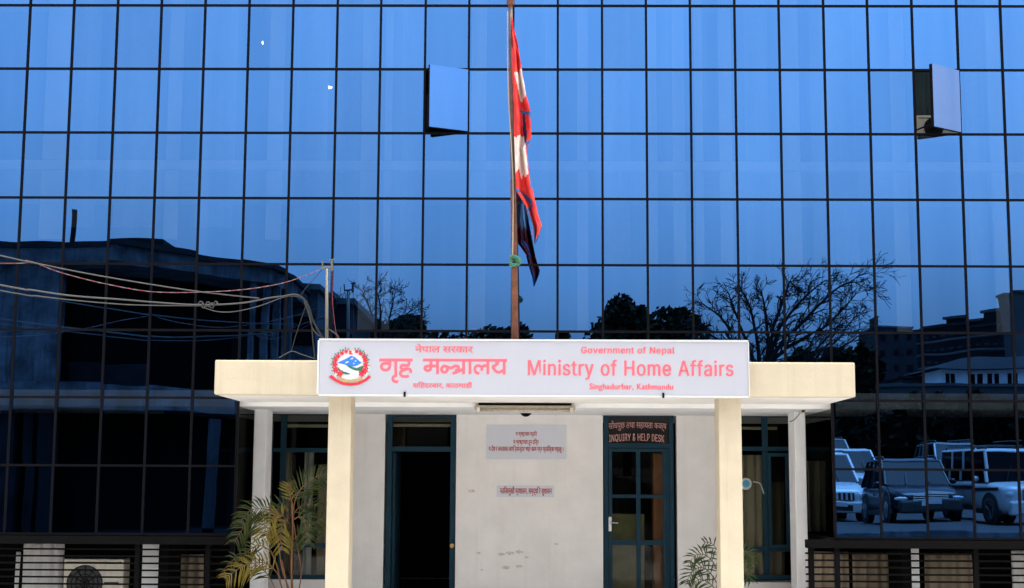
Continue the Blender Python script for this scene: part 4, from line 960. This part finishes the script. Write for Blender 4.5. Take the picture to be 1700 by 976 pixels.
spread_tree(80, (634, 610), [[(615, 560), (590, 520), (566, 500)], [(622, 555), (606, 510), (596, 484)], [(630, 550), (628, 505), (622, 478)], [(640, 550), (648, 510), (655, 482)], [(645, 560), (668, 525), (688, 508)], [(648, 570), (680, 545), (702, 538)], [(612, 570), (580, 545), (556, 530)]],
  'round bare twiggy tree mirrored between the cable mast and the flagpole', 3, .15)
limb_tree('bare_tree', gbase(738, 95), 9.6, Vector((.1, 0, 0)), 'faint low bare tree mirrored just left of the flagpole foot', .5, 9, 7, .14, .35)
limb_tree('bare_tree', gbase(964, 110), 8.8, Vector((.1, 0, 0)), 'faint low bare treetop mirrored just above the sign, right of the flagpole', .5, 21, 6, .12, .45)
ltree(1048, 85, 490, 670, 150, 'tall dark round evergreen crown mirrored left of the large bare tree', 2, n=4200)
ltree(1116, 88, 498, 670, 130, 'dark evergreen merging into the right side of the round crown', 4, n=3600)
ltree(822, 100, 530, 690, 165, 'low dark evergreen mirrored right beside the flagpole foot', 6, n=3000, leaf=.28)
ltree(738, 98, 545, 690, 150, 'low dark evergreen mirrored left of the flagpole foot', 8, n=2600, leaf=.28)
ltree(936, 105, 544, 640, 48, 'small dark treetop mirrored above the sign right of the flagpole', 10, n=1200, leaf=.25)
ltree(655, 92, 512, 670, 165, 'dark bushy evergreen under the bare twiggy tree', 12, n=3200, leaf=.26)
for i, (px, yt_, wpx, lab) in enumerate([(1235, 585, 90, 'dark evergreen mirrored at the right upper corner of the sign'), (1330, 562, 80, 'dark pointed evergreen under the large bare tree'), (1385, 566, 70, 'dark evergreen under the leaning bare tree'), (1440, 560, 70, 'dark evergreen mirrored just left of the far terraced building')]):
    ltree(px, 92, yt_, 720, wpx, lab, 30 + i, n=3000, leaf=.26)
# dark trees behind the cars
for i, px in enumerate((1395, 1450, 1505, 1560, 1615, 1670, 1730)):
    b = gbase(px, 60 + (i % 2) * 3, 1.4)
    leaf_tree('shade_tree', b, b.x, zv(745 + (i % 3) * 6, 60), 1.35, 2.6, ['dark shade tree behind the white off-road car', 'dark shade tree behind the gap between the cars', 'dark shade tree behind the dark grey car', 'dark shade tree behind the rear of the white jeep', 'dark shade tree behind the roof of the white jeep', 'dark shade tree behind the bonnet of the white jeep', 'dark shade tree at the far right behind the cars'][i], 60 + i, n=3200, leaf=.24, m='hedge', group='dark trees behind the parked cars', lobes=16)
hb = gbase(1550, 66, 1.3); d = MB(); rnd = random.Random(5)
x0, x1 = V2(1150, 66)[0], V2(1900, 66)[0]
for i in range(13000):
    p = Vector((rnd.uniform(x0, x1), hb.y + rnd.uniform(-1, 1), 1.0 + 4.3 * rnd.random() ** .75)); a = Vector((rnd.gauss(0, 1), rnd.gauss(0, 1), rnd.gauss(0, 1))).normalized(); b = a.orthogonal(); b2 = a.cross(b); k = rnd.uniform(.14, .34)
    d.add([p - b * k, p - b2 * k * .6, p + b * k, p + b2 * k * .6], [(0, 1, 2, 3)])
tag(d.build('thicket', M['hedge'], org=hb, fix=False), 'dense dark thicket closing off the car park', 'thicket', kind='stuff')
# ---- white building with paired windows, right
Yv = 80; a, b = V2(1568, Yv), V2(1790, Yv); zw0, zw1, zrr = zv(657, Yv), zv(611, Yv), zv(582, Yv)
wb = thing('white_building', ((a[0] + b[0]) / 2, a[1], 2.0), 'whitewashed building with paired narrow dark windows under a grey roof, mirrored at the right edge', 'building')
MB().box(a[0], b[0], a[1] - 9, a[1], 2.0, zw1).build('wall', M['farwhite'], wb)
rf = MB(); y = a[1]
rf.add([(a[0] - .6, y + .7, zw1 + .01), (b[0], y + .7, zw1 + .01), (b[0], y - 9, zw1 + .01), (a[0] - .6, y - 9, zw1 + .01), (a[0] + 2.2, y - 3.5, zrr), (b[0], y - 3.5, zrr + .2)], [(0, 1, 5, 4), (1, 2, 5), (2, 3, 4, 5), (3, 0, 4), (0, 3, 2, 1)])
rf.build('roof', M['roofgrey'], wb)
for px in (1579.5, 1589, 1622, 1633, 1648, 1660, 1684, 1694):
    x = V2(px, Yv)[0]; d = MB(); frame(d, x - .12, x + .12, zv(650, Yv), zv(618, Yv), a[1] - .02, a[1] + .05, .03)
    wf = d.build('window', M['sill'], wb); MB().box(x - .09, x + .09, a[1] + .005, a[1] + .02, zv(650, Yv) + .03, zv(618, Yv) - .03).build('pane', M['carglass'], wf)
a2, b2 = V2(1458, 78), V2(1800, 78)
lw = MB().box(a2[0], b2[0], a2[1] - .6, a2[1], 2.0, zv(641, 78)); lw.box(a2[0], b2[0], a2[1] - .75, a2[1] + .12, zv(641, 78) + .002, zv(639, 78) + .1)
tag(lw.build('boundary_wall', M['fargrey'], org=((a2[0] + b2[0]) / 2, a2[1], 2.0)), 'pale grey boundary wall running in front of the whitewashed building', 'wall')
a3, b3 = V2(1500, 84), V2(1566, 84)
sh = thing('shed', ((a3[0] + b3[0]) / 2, a3[1], 2), 'grey low shed mirrored left of the whitewashed building', 'shed')
MB().box(a3[0], b3[0], a3[1] - 5, a3[1], 2, zv(628, 84)).build('wall', M['fargrey'], sh); MB().box(a3[0] - .2, b3[0] + .2, a3[1] - 5.2, a3[1] + .3, zv(628, 84) + .002, zv(624, 84)).build('roof', M['roofgrey'], sh)
MB().box(V2(1548, 84)[0], V2(1560, 84)[0], a3[1] + .001, a3[1] + .05, 2, zv(632, 84)).build('door', M['fardark'], sh)
# ---- far terraced office block
L0, L1 = V2(1508, 330), V2(1712, 300)
tb = thing('terraced_building', (L0[0], L0[1], -.15), 'far dark multi-storey block with pale floor edges, mirrored at the right', 'building')
ux = Vector((L1[0] - L0[0], L1[1] - L0[1], 0)); LN = ux.length; ux.normalize(); un = Vector((-ux.y, ux.x, 0)); un = un if un.y > 0 else -un
def tbox(s0, s1, dn0, dn1, z0, z1): 
    o = Vector((L0[0], L0[1], 0)) + ux * (s0 + s1) / 2 * LN + un * (dn0 + dn1) / 2
    return MB().obox(Vector((o.x, o.y, (z0 + z1) / 2)), (ux, un, Vector((0, 0, 1))), ((s1 - s0) / 2 * LN, (dn1 - dn0) / 2, (z1 - z0) / 2))
zt_ = zv(544, 330)
tbox(0, 1, -16, -1.2, -.15, zt_).build('wall', M['fardark'], tb)
for i in range(9):
    z = zt_ - .2 - i * 3.05
    tbox(-.02, 1.01, -1.19, .6, z - .32, z).build('floor_edge', M['fargrey'] if i else M['roofgrey'], tb)
    d = MB()
    for k in range(14):
        s0 = (k + .2) / 14; q = tbox(s0, s0 + .035, -1.19, -1.05, z - 2.2, z - 1.8); d.add(q.v, q.f)
    d.build('ventilator', M['fargrey'], tb)
for s0, s1, yy in ((.10, .32, 536), (.32, .62, 526), (.62, 1.0, 516)):
    tbox(s0, s1, -14, -2.5, zt_ + .01, zv(yy, 318)).build('penthouse', M['fardark'], tb)
    tbox(s0 - .01, s1, -14.5, -1.8, zv(yy, 318) + .01, zv(yy, 318) + .5).build('roof', M['fargrey'], tb)
box_house(1455, 1524, 260, 538, M['fardark'], 'plain dark block mirrored left of the far terraced building', depth=14, name='office_block', windows=3)
h = box_house(1458, 1465, 258, 523, M['fardark'], 'small dark roof hut rising over the plain dark block', depth=4, name='roof_hut', zbase=zv(538, 258))
a, b = V2(1690, 100), V2(1780, 100); z1 = zv(484, 100)
tw = thing('tower', ((a[0] + b[0]) / 2, a[1], -.15), 'grey tower widening at its top, mirrored at the right edge of the glass', 'tower')
MB().loft([[(a[0], a[1], -.15), (b[0], a[1], -.15), (b[0], a[1] - 1.6, -.15), (a[0], a[1] - 1.6, -.15)], [(a[0], a[1], z1 - 3), (b[0], a[1], z1 - 3), (b[0], a[1] - 1.6, z1 - 3), (a[0], a[1] - 1.6, z1 - 3)], [(a[0] - .4, a[1] + .1, z1), (b[0], a[1] + .1, z1), (b[0], a[1] - 1.6, z1), (a[0] - .4, a[1] - 1.6, z1)]]).build('shaft', M['fargrey'], tw)
MB().box(a[0] - .5, b[0] + .1, a[1] - 1.7, a[1] + .2, z1 + .002, z1 + .15).build('cap', M['conc'], tw)
# ---- cars
def car(name, loc, rz, paint, label, L=4.3, W=1.78, H=1.63, kind='suv', cat='car'):
    o = thing(name, loc, label, cat, 'cars parked on the terrace', rz)
    hw = W / 2; yf, yr = L / 2, -L / 2
    jeep = kind == 'jeep'; sed = kind == 'sedan'
    belt = H * (.58 if not jeep else .56); hood = belt * (.98 if jeep else .97); gc = .24 if not sed else .18
    wsb = yf - (1.18 if not jeep else 1.05); wst = wsb - (.75 if not jeep else .22)
    # lower body: stations along y (y, half width, bottom, top)
    st = [(yr, hw * .90, gc + .16, belt * .93), (yr + .06, hw * .96, gc + .08, belt * .99), (yr + .5, hw, gc, belt + .01), (0, hw, gc, belt + .01), (wsb - .1, hw, gc, belt), (wsb + .15, hw * .995, gc, hood * .995),
          (yf - .45, hw * .98, gc, hood * (.95 if jeep else .93)), (yf - .12, hw * (.95 if jeep else .90), gc + .04, hood * (.90 if jeep else .84)), (yf, hw * (.90 if jeep else .80), gc + .12, hood * (.84 if jeep else .72))]
    def ring(y, w_, zb, zt):
        e = (zt - zb)
        return [(-w_ * .9, y, zb), (-w_ * .99, y, zb + e * .12), (-w_, y, zb + e * .5), (-w_ * .985, y, zb + e * .82), (-w_ * .93, y, zb + e * .96), (-w_ * .80, y, zt), (0, y, zt + (.02 if y > wsb else 0)),
                (w_ * .80, y, zt), (w_ * .93, y, zb + e * .96), (w_ * .985, y, zb + e * .82), (w_, y, zb + e * .5), (w_ * .99, y, zb + e * .12), (w_ * .9, y, zb)]
    MB().loft([ring(*s) for s in st]).build('body', paint, o, smooth=True, local=True, subsurf=1)
    tw_ = hw * (.90 if jeep else .78); ry = yr + (.10 if jeep else .35 if not sed else 1.1); rb = yr + (.04 if not sed else .55)
    zt = H - .07
    MB().loft([[(-hw * .93, rb, belt - .02), (hw * .93, rb, belt - .02), (hw * .93, wsb, belt - .02), (-hw * .93, wsb, belt - .02)],
               [(-tw_, ry, zt), (tw_, ry, zt), (tw_, wst, zt), (-tw_, wst, zt)]]).build('window', M['carglass'], o, local=True)
    k = .985; rr = [[(-tw_ * k + .0, ry + .0, zt - .03), (tw_ * k, ry, zt - .03), (tw_ * k, wst + .03, zt - .03), (-tw_ * k, wst + .03, zt - .03)],
                    [(-tw_ - .015, ry - .02, zt + .02), (tw_ + .015, ry - .02, zt + .02), (tw_ + .015, wst + .02, zt + .02), (-tw_ - .015, wst + .02, zt + .02)],
                    [(-tw_ * .85, ry + .12, H), (tw_ * .85, ry + .12, H), (tw_ * .85, wst - .18, H), (-tw_ * .85, wst - .18, H)]]
    MB().loft(rr).build('roof', paint, o, local=True, bevel=.02)
    for s in (-1, 1):
        d = MB(); pil = [(wsb, wst), ((wsb * .55 + rb * .45) - .15, (wst * .55 + ry * .45) - .05), ((rb * .72 + wsb * .28), ry * .72 + wst * .28), (rb + .03, ry + .03)]
        for yb, yt_ in pil: d.tube([(s * hw * .935, yb, belt - .02), (s * (tw_ + .004), yt_, zt)], .045 if paint is not M['cardark'] else .03, 6)
        d.build('window_pillar', paint, o, local=True)
        m_ = MB().blob((s * (hw + .10), wsb - .28, belt + .07), .10, 2, .03, (1, .6, .75)).build('wing_mirror', paint, o, local=True, smooth=True)
        yh = yf - .07; zh = hood * (.66 if not jeep else .70)
        hl = MB().blob((s * hw * .74, yh - .02, zh), .13, 2, 0, (1.7, .55, .42) if paint is M['cardark'] else (1.3, .5, .8)).build('headlight', M['lens'], o, local=True, smooth=True)
        MB().lathe([(0, .03), (.055, .03), (.055, 0), (0, 0)], (s * hw * .78, yf - .05, gc + .25), 'y', 12).build('fog_light', M['lens'], o, local=True)
        d = MB()
        for z in (belt * .80,): d.box(s * hw * .985 - .02, s * hw * .985 + .025, -.3, -.14, z - .02, z + .02); d.box(s * hw * .985 - .02, s * hw * .985 + .025, .62, .78, z - .02, z + .02)
        d.build('door_handle', M['plastic_black'], o, local=True)
        d = MB(); d.box(s * hw * .99 - .02, s * hw * .99 + .02, yr + .25, yf - .3, gc + .02, gc + .14); d.build('side_skirt', M['plastic_black'], o, local=True)
        for yw in (yf - .82, yr + .80):
            wr = .345 if not sed else .30
            MB().lathe([(0, 0), (wr + .08, 0), (wr + .08, .03), (0, .03)], (s * (hw - (0 if s > 0 else -0)) - (.02 if s > 0 else .01), yw, wr + .03), 'x', 24).build('wheel_arch', M['tyre'], o, local=True)
            xw = s * (hw - .08)
            wh = MB().lathe([(wr * .6, -.10), (wr * .93, -.105), (wr, -.06), (wr, .06), (wr * .93, .105), (wr * .6, .10)], (xw, yw, wr), 'x', 24).build('wheel', M['tyre'], o, local=True, smooth=True)
            d = MB(); d.lathe([(wr * .60, -.09), (wr * .62, .0), (wr * .60, .09), (wr * .52, .09), (wr * .5, 0), (wr * .52, -.09)], (xw + s * .02, yw, wr), 'x', 20)
            for q in range(5): a_ = q * 2 * math.pi / 5; d.beam((xw + s * .085, yw, wr), (xw + s * .085, yw + math.cos(a_) * wr * .56, wr + math.sin(a_) * wr * .56), .06, .03)
            d.lathe([(0, -.03), (.06, -.03), (.06, .03), (0, .03)], (xw + s * .08, yw, wr), 'x', 12)
            d.build('rim', M['steel'], wh, local=True)
    g = MB(); zg = hood * .66
    if jeep:
        g.box(-hw * .5, hw * .5, yf - .10, yf + .012, zg - .12, zg + .14)
    else: g.box(-hw * .52, hw * .52, yf - .10, yf + .012, zg - .11, zg + .09)
    gr = g.build('grille', M['plastic_black'], o, local=True, bevel=.02)
    d = MB()
    if kind == 'suv' and paint is M['carwhite']:
        for i in range(7): x = (i - 3) * .13; d.box(x - .028, x + .028, yf + .013, yf + .03, zg - .10, zg + .085)
    else:
        for i in range(4): z = zg - .085 + i * .055; d.box(-hw * .5, hw * .5, yf + .013, yf + .03, z - .011, z + .011)
    d.build('grille_bar', M['chrome'] if paint is not M['carwhite'] else paint, gr, local=True)
    MB().box(-hw * .86, hw * .86, yf - .14, yf + .07, gc + .02, gc + .34).build('bumper', paint if paint is M['carwhite'] else M['plastic_black'], o, local=True, bevel=.05)
    MB().box(-hw * .45, hw * .45, yf + .071, yf + .08, gc + .09, gc + .25).build('air_intake', M['plastic_black'], o, local=True, bevel=.01)
    MB().box(-.26, .26, yf + .081, yf + .09, gc + .20, gc + .32).build('number_plate', M['lens'], o, local=True, bevel=.004)
    for s in (-.3, .3): MB().tube([(s * hw * 2 * .6, wsb + .02, belt + .03), (s * hw * .9, (wsb + wst) / 2 + .1, (belt + zt) / 2 + .02)], .012).build('wiper', M['plastic_black'], o, local=True)
    if kind != 'sedan':
        for s in (-1, 1): MB().tube(spline([(s * tw_ * .9, wst - .15, H - .02), (s * tw_ * .9, wst - .25, H + .05), (s * tw_ * .9, ry + .3, H + .05), (s * tw_ * .9, ry + .2, H - .02)], 4), .018, 6).build('roof_rail', M['plastic_black'], o, local=True)
    if jeep:
        d = MB()
        for i in range(6): y = ry + .3 + i * .3; d.tube([(-tw_ * .85, y, H + .1), (tw_ * .85, y, H + .1)], .016)
        for s in (-1, 1): d.tube([(s * tw_ * .85, ry + .2, H + .1), (s * tw_ * .85, ry + 1.9, H + .1)], .016); d.tube([(s * tw_ * .85, ry + .2, H + .24), (s * tw_ * .85, ry + 1.9, H + .24)], .016)
        d.build('roof_rack', M['plastic_black'], o, local=True)
        for s in (-1, 1): MB().box(s * (hw + .004) - .006, s * (hw + .004) + .006, yr + .3, yf - .35, belt * .78, belt * .86).build('side_stripe', M['plastic_black'], o, local=True)
    return o
def gz_(y): 
    for (ya, za), (yb, zb) in zip(prof, prof[1:]):
        if yb <= y <= ya: return za + (zb - za) * (ya - y) / (ya - yb)
    return PKZ
def park(px, Yf, L):     # centre of a car whose nose is seen at column px, Yf metres along the mirrored line of sight
    p = V2(px, Yf); return Vector((p[0], p[1] - L / 2, gz_(p[1] - L / 2)))
DG = R(0)
car('parked_car', park(1546, 36.4, 4.3), R(1), M['cardark'], 'dark grey car with chrome grille bars, parked between the two white off-road cars', 4.3, 1.80, 1.66)
car('parked_car', park(1387, 41.8, 4.4), R(0), M['carwhite'], 'white off-road car with upright grille bars, nearest the porch in the mirrored car park', 4.4, 1.85, 1.93)
car('parked_jeep', park(1706, 36.6, 4.2), R(-8), M['carwhite'], 'boxy white jeep with roof rack and dark side stripe, mirrored at the right edge', 4.2, 1.78, 1.92, 'jeep', 'jeep')
car('parked_car', park(1432, 48.5, 4.3), R(-4), M['carwhite'], 'low white car half hidden between the white off-road car and the dark grey one', 4.3, 1.7, 1.75, 'sedan')
car('parked_car', park(1388, 54, 4.4), R(0), M['carsilver'], 'silver car farthest back, its roof showing above the white off-road car', 4.4, 1.8, 1.86)
car('parked_car', park(1612, 48.5, 4.4), R(3), M['carsilver'], 'silver car parked behind the white jeep with only its roof showing', 4.4, 1.8, 1.95)
